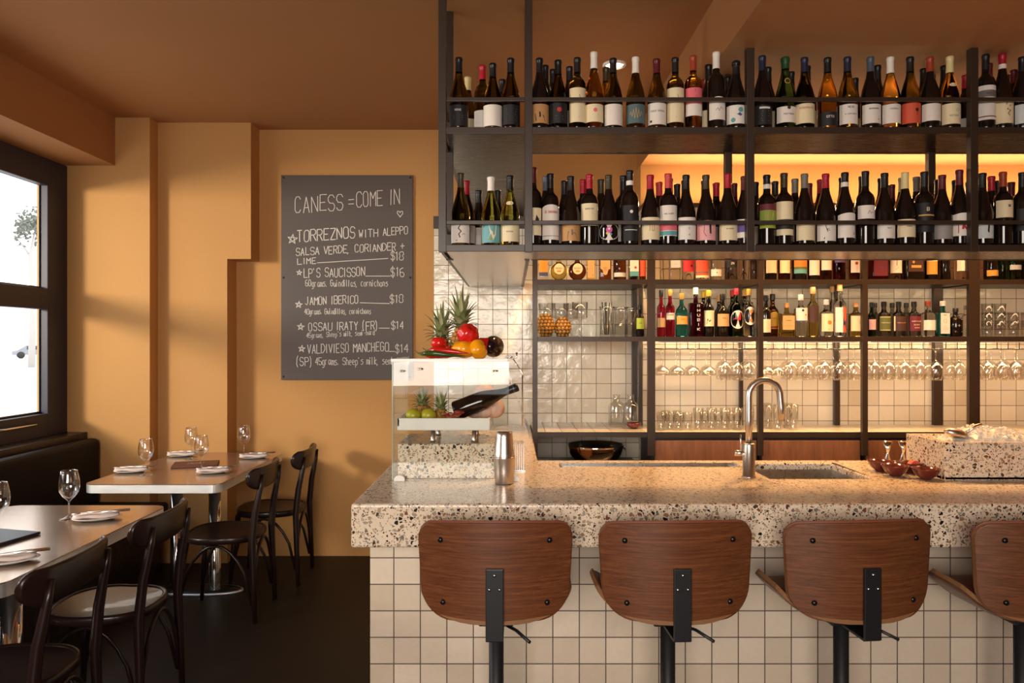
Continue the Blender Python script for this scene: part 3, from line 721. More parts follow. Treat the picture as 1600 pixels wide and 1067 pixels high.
# ================================================================== dining side: bench, tables, chairs
t = thing('banquette', 'dark upholstered bench along the wall under the window', 'bench', (-2.9, 3.2, 0))
mb = MB(); mb.box((-.055, -2.2, .44), (.045, 1.985, .912), M['vinyl'], .045, 5); mb.build('backrest', t)
mb = MB(); mb.box((-.05, -2.2, .36), (.52, 1.985, .47), M['vinyl'], .03, 4); mb.build('seat', t)
mb = MB(); mb.box((-.05, -2.2, 0), (.46, 1.985, .36), M['tile_dark']); mb.build('base', t)
def rrect(x0, x1, y0, y1, r, n=8):
    pts = []
    for cx, cy, a0 in ((x1-r, y1-r, 0), (x0+r, y1-r, 90), (x0+r, y0+r, 180), (x1-r, y0+r, 270)):
        for k in range(n+1): a = math.radians(a0+90*k/n); pts.append(Vector((cx+r*math.cos(a), cy+r*math.sin(a), 0)))
    return pts
TZ = .79
def make_table():
    t = thing('dining_table', 'tan topped dining table with bright metal edge set against the back wall', 'table', (0, 0, 0), 0, 'dining tables by the bench')
    o = rrect(-.38, .38, -.59, .59, .06)
    mb = MB(); mb.prism([p+Vector((0, 0, TZ-.006)) for p in o], M['laminate'], (0, 0, .006)); mb.build('tabletop', t)
    mb = MB(); mb.prism([p*1.0+Vector((0, 0, TZ-.05)) for p in rrect(-.3805, .3805, -.5905, .5905, .06)], M['alu'], (0, 0, .0445), False); mb.build('metal_edge', t)
    mb = MB()
    mb.lathe([(0, 0), (.285, 0), (.285, .016), (0, .020)], M['black'], 48); [setattr(v.co, 'y', v.co.y*.34) for v in mb.bm.verts]; bs_ = mb.build('base', t)
    mb = MB(); mb.lathe([(.287, 0), (.300, 0), (.303, .008), (.298, .016), (.287, .017)], M['alu'], 48); [setattr(v.co, 'y', v.co.y*.34) for v in mb.bm.verts]; mb.build('base_rim', bs_)
    for x in (-.12, .12):
        mb = MB(); mb.lathe([(.038, .018), (.038, TZ-.05), (0, TZ-.05)], M['chrome'], 24, (x, 0, 0)); mb.build('column', t)
    return t
tb = make_table(); tb.location = (-2.0, 4.72, 0)
t2 = dup(tb, (-2.04, 3.01, 0), 'nearer tan dining table catching the window glare at the left picture edge')
for c_ in t2.children:
    if c_.name.startswith(('base', 'column')): c_.location.y = -.15
def make_chair():
    t = thing('dining_chair', '', 'chair', (0, 0, 0), 0, 'dark bentwood dining chairs')
    dw = M['dark_wood']
    for s in (-1, 1):
        mb = MB(); mb.tube([(.01, s*.20, 0), (.0, s*.195, .24), (-.008, s*.19, .46), (.008, s*.185, .62), (.036, s*.18, .76), (.05, s*.178, .83)], [.0125, .017, .020, .019, .015, .006], dw, 10); mb.build('leg', t)
        mb = MB(); mb.tube([(-.43, s*.19, 0), (-.41, s*.175, .25), (-.385, s*.16, .45)], [.011, .016, .019], dw, 10); mb.build('leg', t)
        mb = MB(); mb.tube([(-.01+(-.41)*k/10, s*(.192-.018*k/10), .10+.33*math.sin(PI*k/10)**.55) for k in range(11)], .009, dw, 8); mb.build('brace', t)
    mb = MB(); mb.tube([(-.003, .19-.38*k/12, .10+.335*math.sin(PI*k/12)**.55) for k in range(13)], .009, dw, 8); mb.build('brace', t)
    # rounded seat: rim with an inset ply panel
    def so(k, n=40):
        out = []
        for i in range(n):
            a = 2*PI*i/n; ca, sa = math.cos(a), math.sin(a)
            wy = .215 if ca < 0 else .205
            out.append((-.215+.215*k*abs(ca)**.75*(1 if ca > 0 else -1), wy*k*abs(sa)**.75*(1 if sa > 0 else -1)))
        return out
    mb = MB(); rings = []
    for k, z in ((.96, .440), (1.0, .448), (1.0, .472), (.975, .480), (.93, .480), (.90, .474), (.90, .440)):
        rings.append([mb.bm.verts.new((x, y, z)) for x, y in so(k)])
    for A, B in zip(rings, rings[1:]+rings[:1]):
        for i in range(40): j = (i+1) % 40; mb.face([A[i], A[j], B[j], B[i]], dw, True)
    mb.build('seat_frame', t)
    mb = MB(); c = mb.bm.verts.new((-.215, 0, .466)); prev = [c]
    for k in (.3, .6, .9):
        ring = [mb.bm.verts.new((x, y, .466+.009*(k/.9)**2)) for x, y in so(k)]
        for i in range(40):
            j = (i+1) % 40
            if len(prev) == 1: mb.face([c, ring[i], ring[j]], M['seat_wood'], True)
            else: mb.face([prev[i], prev[j], ring[j], ring[i]][::-1], M['seat_wood'], True)
        prev = ring
    mb.build('seat', t)
    # curved crest board
    mb = MB(); n = 36; A = []
    for i in range(n+1):
        u = math.sin(PI/2*(-1+2*i/n)); y = .245*u; x = .012+.032*(1-u*u)-.03*max(0, abs(u)-.75)/.25
        e = math.sqrt(max(0, 1-max(0, (abs(u)-.72)/.28)**2)); hh = .012+.052*e; zc = .815-.003*(1-u*u)
        lo = zc-hh-.008*(1-u*u); hi = zc+hh; hi = min(hi, .87)
        ln = .10; th = .011
        A.append([mb.bm.verts.new((x+ln*(z-.8)+dx, y, z)) for dx, z in ((-th, lo+.012), (-th*.7, lo+.003), (0, lo), (th*.7, lo+.003), (th, lo+.012), (th, (lo+hi)/2), (th, hi-.012), (th*.7, hi-.003), (0, hi), (-th*.7, hi-.003), (-th, hi-.012), (-th, (lo+hi)/2))])
    for a, b in zip(A, A[1:]):
        for k in range(12): j = (k+1) % 12; mb.face([a[k], a[j], b[j], b[k]], dw, True)
    mb.face(A[0], dw); mb.face(A[-1][::-1], dw); mb.build('backrest', t)
    return t
ch = make_chair()
cl = [(-1.505, 2.53, 2, 'nearest dark bentwood chair, cut off by the lower left corner'), (-1.50, 3.19, 2, 'dark bentwood chair at the far end of the nearer table, its seat edge shining'),
      (-1.46, 4.385, 2, 'dark bentwood chair at the near side of the table by the wall'), (-1.40, 5.025, 2, 'dark bentwood chair beside the mustard back wall, farthest of the row')]
for k, (x, y, r, lb) in enumerate(cl):
    if k == 0: ch.location = (x, y, 0); ch.rotation_euler.z = math.radians(r); ch['label'] = lb; USED.setdefault(lb, []).append(ch.name)
    else: dup(ch, (x, y, 0), lb, math.radians(r))
USED.pop('', None)
# ---------------- table settings
def glass_prof(h, r):
    k = h; o = [(0, 0), (r*.86, .0), (r*.88, .003), (r*.4, .008), (.006, .016), (.0038, .03), (.0036, .36*k), (.010, .40*k), (r*.62, .47*k), (r*.92, .57*k), (r, .67*k), (r*.97, .8*k), (r*.84, .93*k), (r*.76, k)]
    i = [(r*.74, k-.0008), (r*.82, .93*k), (r*.945, .8*k), (r*.972, .67*k), (r*.89, .575*k), (r*.59, .482*k), (0, .415*k)]
    return o+i
def make_glass(h=.215, r=.043, m=None):
    mb = MB(); mb.lathe(glass_prof(h, r), m or M['glass'], 28); return mb.build('wine_glass')
g0 = make_glass(); first = [True]
def place_glass(px, py, lb, z=TZ):
    p = on_z(px, py, z)
    if first[0]:
        first[0] = False; g0.location = p; tag(g0, lb, 'wine glass', 'wine glasses on the tables'); return g0
    return dup(g0, p, lb, rnd.random()*6, 'wine glasses on the tables')
for px, py, lb in ((228, 742, 'empty wine glass at the bench side near corner of the wall table'), (299, 717, 'empty wine glass farthest along the bench side behind the brown menu'),
                   (315, 735, 'empty wine glass in front of the brown menu'), (381, 713, 'empty wine glass nearest the notched wall corner by the last chair'),
                   (108, 810, 'large empty wine glass on the nearer table in front of bench'), (-3, 836, 'wine glass cut off by the left picture edge')):
    place_glass(px, py, lb)
def make_setting(px, py, where, rz):
    p = on_z(px, py, TZ+.001); g = 'place settings on the tables'
    pl = thing('side_plate', 'small white oval plate '+where, 'plate', p, rz, 'side plates on the tables')
    mb = MB(); mb.lathe([(0, 0), (.06, 0), (.068, .003), (.098, .011), (.100, .0125), (.097, .0135), (.066, .006), (0, .005)], M['china'], 40)
    for v in mb.bm.verts: v.co.y *= .72
    mb.build('plate', pl)
    nk = thing('napkin', 'folded pale napkin on the plate '+where, 'napkin', p+Vector((0, 0, .010)), rz, 'napkins on the plates')
    mb = MB()
    for k, (dy, hh) in enumerate(((-.008, .012), (.012, .013), (.030, .011))):
        mb.tube([(-.095+.02*i, dy+.004*math.sin(i*.9+k), .006+.004*math.sin(i*.7+k)+(.003 if i > 6 else 0)) for i in range(10)], [.008]+[.0125]*8+[.009], M['napkin'], 8, flat=(.75, 1.0))
    mb.build('cloth', nk)
    fk = thing('fork', 'steel fork resting on the napkin '+where, 'fork', p+Vector((0, 0, .030)), rz, 'forks on the napkins')
    mb = MB(); mb.tube([(.125, .006, .004), (.03, .008, .003), (-.04, .008, .004)], [.0065, .005, .004], M['steel'], 6, flat=(.5, 1)); mb.build('handle', fk)
    mb = MB(); mb.box((-.065, .000, .001), (-.038, .016, .005), M['steel'], .001)
    for k in range(4): mb.tube([(-.062, .002+.004*k, .003), (-.098, .001+.0043*k, .001)], [.0014, .001], M['steel'], 5)
    mb.build('tines', fk)
    kn = thing('knife', 'steel knife beside the fork '+where, 'knife', p+Vector((0, 0, .030)), rz, 'knives on the napkins')
    mb = MB(); mb.tube([(.13, -.012, .004), (.02, -.014, .003)], [.008, .006], M['steel'], 6, flat=(.7, 1)); mb.build('handle', kn)
    mb = MB(); mb.prism([Vector((.02, -.018, .003)), Vector((-.08, -.020, .002)), Vector((-.10, -.012, .001)), Vector((.02, -.010, .003))], M['steel'], (0, 0, .0014)); mb.build('blade', kn)
for px, py, wh, rz in ((206, 737, 'at the near bench side of the wall table', .35), (285, 712, 'at the far bench side of the wall table', .35), (334, 738, 'in front of the brown menu near the second chair', .4),
                       (398, 715, 'on the wall table by the farthest chair', .4), (152, 811, 'on the nearer table beside the large glass', .45), (12, 878, 'at the left picture edge on the nearer table', .5)):
    make_setting(px, py, wh, rz)
def menu(px, py, m, lb, sx, sy, rz):
    t = thing('menu', lb, 'menu', on_z(px, py, TZ+.001), rz)
    mb = MB(); mb.box((-sx/2, -sy/2, 0), (sx/2, sy/2, .012), m, .002); mb.build('cover', t)
    mb = MB(); f = lambda u, v: Vector((u, v, .0126))
    if m is M['menu_brown']:
        for tx, y in (('MENU', .02), ):
            for s in strokes(tx, -.045, y-.03, .045, .03): ribbon(mb, s, .004, M['menu_text'], f)
        ribbon(mb, [(-.05, -.03), (.05, -.03)], .003, M['menu_text'], f)
        mb.build('emblem', t, norm=False)
    else: mb.bm.free()
menu(306, 726, M['menu_brown'], 'brown leather menu lying in the middle of the wall table', .27, .20, .30)
menu(-8, 841, M['menu_black'], 'black menu board lying on the nearer table at left edge', .24, .20, -.25)
# ================================================================== things on the bar
CX0, CX1, CY0, CY1, CZT = -.507, .012, 3.16, 3.58, 1.507
dc = thing('display_case', 'clear glass display case standing on the left end of the bar', 'display case', (CX0, CY0, CT+.001))
off = Vector(dc.location)
def DB(name, boxes, m, bev=0):
    mb = MB()
    for a, b in boxes: mb.box(a, b, m, bev)
    for v in mb.bm.verts: v.co -= off
    return mb.build(name, dc)
z0 = CT+.001
DB('front_pane', [((CX0, CY0, z0), (CX1-.025, CY0+.008, CZT-.012))], M['case'])
DB('side_pane', [((CX0, CY0+.010, z0), (CX0+.008, CY1, CZT-.012))], M['case'])
DB('top_pane', [((CX0-.002, CY0-.002, CZT-.011), (CX1-.03, CY1, CZT-.002))], M['case'])
DB('top_edge', [((CX0-.003, CY0-.006, CZT-.013), (CX1-.03, CY0-.001, CZT)), ((CX0-.006, CY0-.006, CZT-.013), (CX0-.001, CY1, CZT))], M['white'], .001)
DB('pane_edge', [((CX0-.001, CY0-.001, z0), (CX0+.003, CY0+.002, CZT-.013))], M['case_edge'])
mb = MB(); a, b = P(787, 566, 3.18), P(828, 690, 3.3)
mb.prism([Vector((a.x, CY0+.01, CZT-.01)), Vector((a.x+.004, CY0+.01, CZT-.01)), Vector((.085, CY0+.01, 1.16)), Vector((.079, CY0+.01, 1.16))], M['case'], (0, .38, 0))
for v in mb.bm.verts: v.co -= off
mb.build('flap_pane', dc)
for px in (629, 657, 774):
    mb = MB(); p = P(px, 579 if px != 657 else 576, CY0-.001); mb.tube([p+Vector((-.012, 0, 0)), p+Vector((.012, 0, 0))], .004, M['chrome'], 8)
    for v in mb.bm.verts: v.co -= off
    mb.build('pane_clip', dc)
mb = MB(); p = Vector((-.03, CY0+.05, CZT+.006)); mb.tube([p, p+Vector((.05, 0, 0)), p+Vector((.05, 0, .02))], .005, M['chrome'], 8)
mb.tube([p+Vector((.03, .0, 0)), p+Vector((.075, 0, -.07)), p+Vector((.075, 0, -.30))], .003, M['chrome'], 6)
for v in mb.bm.verts: v.co -= off
mb.build('flap_hinge', dc)
for px in (625, 803):
    mb = MB(); p = P(px, 751, 3.155); n = 14
    mb.prism([Vector((p.x+.022*math.cos(PI*k/n), 3.135, z0+.008+.016*math.sin(PI*k/n))) for k in range(n+1)]+[Vector((p.x-.022, 3.135, z0)), Vector((p.x+.022, 3.135, z0))], M['white'], (0, .022, 0))
    for v in mb.bm.verts: v.co -= off
    mb.build('foot_clamp', dc)
t = tag(MB().box((-.49, 3.20, z0), (-.075, 3.56, 1.141), M['terrazzo'], .004).build('terrazzo_plinth'), 'solid terrazzo plinth inside the glass display case', 'plinth')
tr = thing('serving_tray', 'white serving tray raised on short posts inside the display case', 'tray', (-.495, 3.21, 1.142))
mb = MB(); mb.box((0, 0, .055), (.40, .34, .078), M['white'], .004).box((0, 0, .072), (.40, .012, .108), M['white'], .003).box((0, 0, .072), (.012, .34, .108), M['white'], .003); mb.build('tray', tr)
for x, y in ((.15, .05), (.33, .05), (.15, .29), (.33, .29)):
    mb = MB(); mb.lathe([(0, 0), (.014, 0), (.010, .01), (.010, .055), (0, .055)], M['steel'], 14, (x, y, 0)); mb.build('post', tr)
TRZ = 1.142+.0785
# fruit and vegetables
pulp = {k: paint(k, c, r, coat=ct) for k, c, r, ct in (('tomato_red', (206, 30, 24), .22, .5), ('pepper_yellow', (240, 158, 20), .2, .5), ('chilli_red', (190, 22, 18), .25, .4),
    ('chilli_green', (52, 74, 28), .25, .4), ('aubergine_skin', (26, 12, 18), .2, .4), ('lime_skin', (176, 168, 40), .35, .2), ('stem_green', (96, 104, 50), .6, 0), ('pineapple_skin', (176, 124, 52), .55, 0),
    ('pineapple_eye', (96, 66, 30), .7, 0), ('crown_leaf', (128, 136, 88), .5, 0), ('crown_leaf_pale', (172, 168, 122), .5, 0), ('garlic_skin', (226, 190, 176), .55, 0), ('cured_meat', (168, 70, 58), .45, 0), ('board_wood', (170, 110, 62), .5, 0), ('citrus_flesh', (226, 96, 78), .35, 0), ('bread', (205, 170, 110), .8, 0))}
def pineapple(name, label, loc, h, r, crown, spread=1.0, group=None, tilt=None):
    t = thing(name, label, 'pineapple', loc, 0, group)
    mb = MB(); prof = lambda q: r*(math.sin(PI*min(1, max(0, .10+.83*q)))**.55)
    mb.lathe([(0, 0)]+[(prof(k/12)*.95, h*k/12) for k in range(13)]+[(0, h)], pulp['pineapple_eye'], 24)
    rows = max(5, int(h/.019))
    for j in range(rows):
        q = (j+.5)/rows; nn = max(8, int(2*PI*prof(q)/.026))
        for k in range(nn):
            a = 2*PI*(k+.5*(j % 2))/nn; rr = prof(q); s = .0105*(.75+.5*rr/r)
            c = Vector((rr*.97*math.cos(a), rr*.97*math.sin(a), h*q)); o = Vector((math.cos(a), math.sin(a), 0)); tg = Vector((-math.sin(a), math.cos(a), 0)); up = Vector((0, 0, 1))
            ring = [mb.bm.verts.new(c+(tg*math.cos(b)+up*math.sin(b))*s-o*.001) for b in [PI*m/3 for m in range(6)]]
            ri2 = [mb.bm.verts.new(c+(tg*math.cos(b)+up*math.sin(b))*s*.6+o*.005) for b in [PI*m/3 for m in range(6)]]
            tip = mb.bm.verts.new(c+o*.0065)
            for m in range(6):
                n = (m+1) % 6; mb.face([ring[m], ring[n], ri2[n], ri2[m]], pulp['pineapple_skin'], True); mb.face([ri2[m], ri2[n], tip], pulp['pineapple_skin'], True)
    mb.build('fruit', t, norm=False)
    if crown:
        mb = MB()
        for k in range(46):
            q = k/45; a = k*2.4; ln = crown*(.42+.58*q)*(.9+.2*rnd.random()); lean = (1.25*(1-q)+.06)*spread
            w0 = .0145*(1.15-.4*q)*crown/.13; base = Vector((.010*math.cos(a), .010*math.sin(a), h-.008+.035*q*crown/.13))
            o = Vector((math.cos(a), math.sin(a), 0)); tg = Vector((-math.sin(a), math.cos(a), 0)); L_, R_, Md = [], [], []
            for i in range(6):
                s = i/5; th = lean*(.55+.75*s); p = base+o*(ln*s*math.sin(th))+Vector((0, 0, ln*s*math.cos(th)))
                ww = w0*(1-s)**.7*(.8+.8*s*(1-s)); L_.append(mb.bm.verts.new(p+tg*ww)); R_.append(mb.bm.verts.new(p-tg*ww)); Md.append(mb.bm.verts.new(p-o*ww*.45-Vector((0, 0, ww*.35))))
            mm = pulp['crown_leaf'] if k % 3 else pulp['crown_leaf_pale']
            for i in range(5): mb.face([L_[i], Md[i], Md[i+1], L_[i+1]], mm, True); mb.face([Md[i], R_[i], R_[i+1], Md[i+1]], mm, True)
        mb.build('crown', t, norm=False)
    return t
pineapple('pineapple', 'small pineapple at the left on top of the display case', (X(690, 3.5), 3.50, CZT), .085, .042, .150, 1.1, 'pineapples on the display case')
pineapple('pineapple', 'tall pineapple with long green crown behind the red heirloom tomato', (X(724, 3.47)-.01, 3.47, CZT), .135, .046, .165, .95, 'pineapples on the display case')
def fruit(name, label, cat, mat, c, r, f=None, rot=None, stem=None, group=None, sl=.02):
    t = thing(name, label, cat, c, 0, group)
    mb = MB(); mb.blob((0, 0, 0), r, mat, 28, 18, f, rot); mb.build('fruit', t)
    if stem:
        mb = MB(); s = Vector(stem).normalized(); b = Vector((s.x*r[0], s.y*r[1], s.z*r[2]))*.86
        mb.tube([b, b+s*sl*.5, b+s*sl+Vector((.004, 0, .003))], [.006, .0035, .003], pulp['stem_green'], 7); mb.build('stem', t)
    return t
lob = lambda n, a, top=.22: (lambda th, ph: (1+a*math.cos(n*ph)*math.sin(th))*(1-top*math.exp(-(th/.35)**2)))
fruit('tomato', 'round red tomato at the left of the vegetable pile on the case', 'tomato', pulp['tomato_red'], (X(685, 3.36), 3.37, CZT+.066), (.035, .035, .031), lob(5, .02), None, (.3, -.4, .9), 'tomatoes on the display case')
fruit('tomato', 'large ribbed heirloom tomato on top of the yellow pepper', 'tomato', pulp['tomato_red'], (X(731, 3.32), 3.33, CZT+.106), (.050, .046, .048), lob(7, .05), Matrix.Rotation(.5, 3, 'Y') @ Matrix.Rotation(.6, 3, 'X'), (-.55, -.7, .45), 'tomatoes on the display case', .012)
fruit('bell_pepper', 'big yellow bell pepper in the middle of the pile', 'pepper', pulp['pepper_yellow'], (X(724, 3.30)+.004, 3.30, CZT+.040), (.056, .050, .040), lob(4, .07, .3), None, (-.85, -.2, .5), 'peppers on the display case', .03)
fruit('bell_pepper', 'yellow bell pepper lying at the right beside the dark aubergine', 'pepper', pulp['pepper_yellow'], (X(748, 3.29), 3.27, CZT+.038), (.042, .044, .038), lob(4, .09, .3), Matrix.Rotation(1.2, 3, 'Y'), None, 'peppers on the display case')
fruit('bell_pepper', 'red bell pepper behind the yellow peppers next to the aubergine', 'pepper', pulp['tomato_red'], (X(756, 3.40), 3.395, CZT+.055), (.034, .030, .040), lob(4, .07), None, None, 'peppers on the display case')
fruit('aubergine', 'shiny dark aubergine lying at the right end of the pile', 'aubergine', pulp['aubergine_skin'], (X(764, 3.40)+.02, 3.44, CZT+.050), (.043, .075, .050), None, Matrix.Rotation(-.35, 3, 'Z'), None)
def chilli(label, pts, r, mat, group='chillies on the display case'):
    t = thing('chilli', label, 'chilli', pts[0], 0, group); o = Vector(pts[0]); n = len(pts)
    pp = []
    for i in range(13):
        s = i/12*(n-1); k = min(int(s), n-2); pp.append(Vector(pts[k]).lerp(Vector(pts[k+1]), s-k)-o)
    mb = MB(); mb.tube(pp, [r*(.55+.45*min(1, i/2))*(1-(max(0, i-3)/9.5)**1.6) for i in range(13)], mat, 12); mb.build('fruit', t)
    mb = MB(); d = (pp[0]-pp[1]).normalized(); mb.tube([pp[0]-d*.003, pp[0]+d*.02, pp[0]+d*.035+Vector((0, 0, .012))], [.006, .003, .0028], pulp['stem_green'], 7); mb.build('stem', t)
zf = CZT
chilli('long green chilli lying in front of the red chillies', [(-.385, 3.215, zf+.022), (-.33, 3.205, zf+.022), (-.28, 3.205, zf+.016), (-.20, 3.215, zf+.010)], .0125, pulp['chilli_green'])
chilli('red chilli at the bottom left under the green chilli', [(-.372, 3.24, zf+.013), (-.33, 3.235, zf+.013), (-.27, 3.232, zf+.012), (-.24, 3.23, zf+.010)], .0135, pulp['chilli_red'])
chilli('long red chilli pointing at the yellow peppers', [(-.36, 3.275, zf+.034), (-.32, 3.262, zf+.035), (-.26, 3.25, zf+.030), (-.19, 3.24, zf+.022)], .017, pulp['chilli_red'])
chilli('short red chilli below the round tomato', [(-.30, 3.31, zf+.030), (-.33, 3.31, zf+.030), (-.36, 3.32, zf+.028), (-.385, 3.33, zf+.022)], .020, pulp['chilli_red'])
chilli('red chilli with curled stem resting beneath the round tomato', [(-.275, 3.29, zf+.05), (-.29, 3.34, zf+.022), (-.31, 3.38, zf+.020), (-.33, 3.43, zf+.016)], .019, pulp['chilli_red'])
# inside the case
for px, lb in ((646, 'yellow green lime at the left on the white tray'), (670, 'yellow green lime beside the small pineapple on the tray')):
    fruit('lime', lb, 'lime', pulp['lime_skin'], (X(px, 3.32), 3.32, TRZ+.031), (.035, .033, .031), None, None, None, 'limes in the display case')
pineapple('pineapple', 'baby pineapple with spiky crown inside the glass case', (X(687, 3.36)+.004, 3.37, TRZ), .05, .034, .085, 1.2)
pineapple('pineapple', 'pineapple half hidden behind the limes inside the glass case', (X(660, 3.45)+.0, 3.46, TRZ), .06, .036, .09, 1.1)
t = thing('serving_board', 'round wooden board with cured meat inside the display case', 'board', (-.265, 3.27, TRZ))
mb = MB(); mb.lathe([(0, 0), (.058, 0), (.060, .003), (.060, .020), (.057, .023), (0, .023)], pulp['board_wood'], 32); mb.build('board', t)
for k in range(9):
    a = k*2.4; r = .038*math.sqrt(k/9)
    s = thing('salami_slice', 'slice of cured sausage on the round wooden board', 'sausage', (-.265+r*math.cos(a), 3.27+r*math.sin(a), TRZ+.024+.003*k), a, 'sausage slices on the round board')
    mb = MB(); mb.lathe([(0, 0), (.021, 0), (.022, .002), (.021, .004), (0, .005)], pulp['cured_meat'] if k % 3 else pulp['bread'], 16, (0, 0, 0), True, Matrix.Rotation(.25, 4, 'X')); mb.build('slice', s)
t = thing('garlic', 'pink skinned garlic bulb lying at the right inside the display case', 'garlic', (X(756, 3.45), 3.49, TRZ+.10))
for a, b, c, r in ((0, 0, .012, .050), (-.042, -.02, -.050, .050), (.046, -.01, -.052, .048), (.0, -.03, -.054, .046)):
    mb = MB(); mb.blob((a, b, c), (r, r, r*.95), pulp['garlic_skin'], 24, 14, lambda th, ph: 1+.07*math.cos(8*ph)*math.sin(th)+.12*math.exp(-(th/.3)**2)); mb.build('clove', t)
# cocktail tins
t = thing('cocktail_shaker', 'two part brushed steel cocktail shaker beside the glass case', 'shaker', P(788, 752, 3.125)*1.0)
t.location = (X(788, 3.115), 3.09, CT+.001)
mb = MB(); mb.lathe([(0, 0), (.036, 0), (.038, .004), (.041, .05), (.0455, .105), (.0465, .108), (.0455, .111), (.040, .111)], M['steel'], 36); mb.build('tin', t)
mb = MB(); mb.lathe([(.0425, .105), (.0425, .12), (.040, .128), (.035, .195), (.033, .212), (.026, .216), (0, .216)], M['steel'], 36); mb.build('top_tin', t)
t = thing('wire_rack', 'small slotted metal rack standing behind the cocktail shaker', 'rack', (X(810, 3.45), 3.43, CT+.001))
for k in range(6):
    mb = MB(); mb.box((-.024+.009*k, -.05, .0), (-.020+.009*k, .05, .125), M['steel'], .001); mb.build('slat', t)
mb = MB(); mb.box((-.03, -.052, .0), (.03, .052, .004), M['steel']); mb.build('base', t)
# ice box
t = thing('ice_box', 'open terrazzo ice box at the right end of the bar', 'ice box', (1.832, 3.16, CT+.001))
mb = MB(); mb.box((0, 0, 0), (1.0, .31, .012), M['terrazzo'])
for a, b in (((0, 0, 0), (1.0, .022, .160)), ((0, .288, 0), (1.0, .31, .160)), ((0, .022, 0), (.022, .288, .160)), ((.978, .022, 0), (1.0, .288, .160))): mb.box(a, b, M['terrazzo'], .003)
mb.build('box', t)
mb = MB(); nx, ny = 46, 16; g = []
for i in range(nx+1):
    row = []
    for j in range(ny+1):
        u, v = i/nx, j/ny; x = .024+.952*u; y = .024+.262*v
        hgt = .125+.075*math.sin(PI*v)**.7*(min(1, max(0, (u-.05)/.16))**.6)*(.8+.2*math.sin(u*9))*(1 if u < .9 else (1-u)/.1)
        row.append(mb.bm.verts.new((x, y, hgt+rnd.random()*.012)))
    g.append(row)
for i in range(nx):
    for j in range(ny): mb.face([g[i][j], g[i+1][j], g[i+1][j+1], g[i][j+1]], M['ice'])
for k in range(700):
    i, j = rnd.randrange(2, nx-1), rnd.randrange(1, ny); c = g[i][j].co+Vector((rnd.uniform(-.01, .01), rnd.uniform(-.006, .006), .004)); s = rnd.uniform(.006, .013)
    e = Matrix.Rotation(rnd.random()*6, 3, Vector((rnd.random(), rnd.random(), rnd.random())))
    vs = [mb.bm.verts.new(c+(e @ Vector(q))*s) for q in ((1, 0, 0), (-1, 0, 0), (0, 1, 0), (0, -1, 0), (0, 0, .8), (0, 0, -.8))]
    for a_, b_, c_ in ((0, 2, 4), (2, 1, 4), (1, 3, 4), (3, 0, 4), (2, 0, 5), (1, 2, 5), (3, 1, 5), (0, 3, 5)): mb.face([vs[a_], vs[b_], vs[c_]], M['ice'])
ic = mb.build('crushed_ice', None, (1.832, 3.16, CT+.001), norm=False); ic['kind'] = 'stuff'; tag(ic, 'heap of crushed ice filling the terrazzo box', 'ice')
sc = thing('ice_scoop', 'metal scoop stuck in the crushed ice', 'scoop', (1.935, 3.25, 1.178))
mb = MB(); mb.blob((0, 0, 0), (.055, .028, .022), M['steel'], 20, 12, None, Matrix.Rotation(.25, 3, 'Y')); mb.build('scoop_bowl', sc)
mb = MB(); mb.tube([(.045, 0, .006), (.085, 0, .035), (.11, 0, .042)], [.008, .007, .006], M['steel'], 8); mb.build('handle', sc)
# small bowls, jiggers
def bowl(px, d, lb, r=.058):
    p = Vector((X(px, d), d, CT+.001)); t = thing('ceramic_bowl', lb, 'bowl', p, 0, 'oxblood bowls on the bar')
    mb = MB(); mb.lathe([(0, .0), (r*.38, 0), (r*.42, .004), (r*.78, .022), (r*.97, .044), (r, .047), (r*.96, .047), (r*.74, .026), (r*.36, .010), (0, .008)], M['red_glaze'], 36); mb.build('bowl', t); return p
bowl(1376, 3.385, 'dark red glazed bowl at the left of the four, nearest the sink')
bowl(1421, 3.345, 'dark red glazed bowl at the back holding a pink citrus wedge')
bowl(1399, 3.262, 'dark red glazed bowl in front of the jiggers, second from the left')
bowl(1447, 3.185, 'dark red glazed bowl at the right against the terrazzo ice box')
p = Vector((X(1421, 3.345), 3.345, CT+.001))
t = thing('citrus_wedge', 'pink grapefruit wedge in the back red bowl', 'citrus', p+Vector((.012, -.01, .026)), .4)
mb = MB(); n = 10; A = [Vector((.034*math.cos(PI*k/n), -.012, .030*math.sin(PI*k/n))) for k in range(n+1)]; mb.prism(A, pulp['citrus_flesh'], (0, .022, 0)); mb.build('flesh', t)
def jigger(px, py, lb):
    t = thing('jigger', lb, 'jigger', (X(px, py), py, CT+.001), 0, 'steel jiggers on the bar')
    mb = MB(); mb.lathe([(.019, 0), (.0175, .004), (.006, .044), (.0055, .048), (.0065, .052), (.022, .102), (.021, .102), (.005, .054), (0, .053)], M['chrome'], 28); mb.build('cup', t)
jigger(1387, 3.62, 'steel double jigger behind the left red bowl'); jigger(1411, 3.62, 'steel double jigger beside the terrazzo ice box')

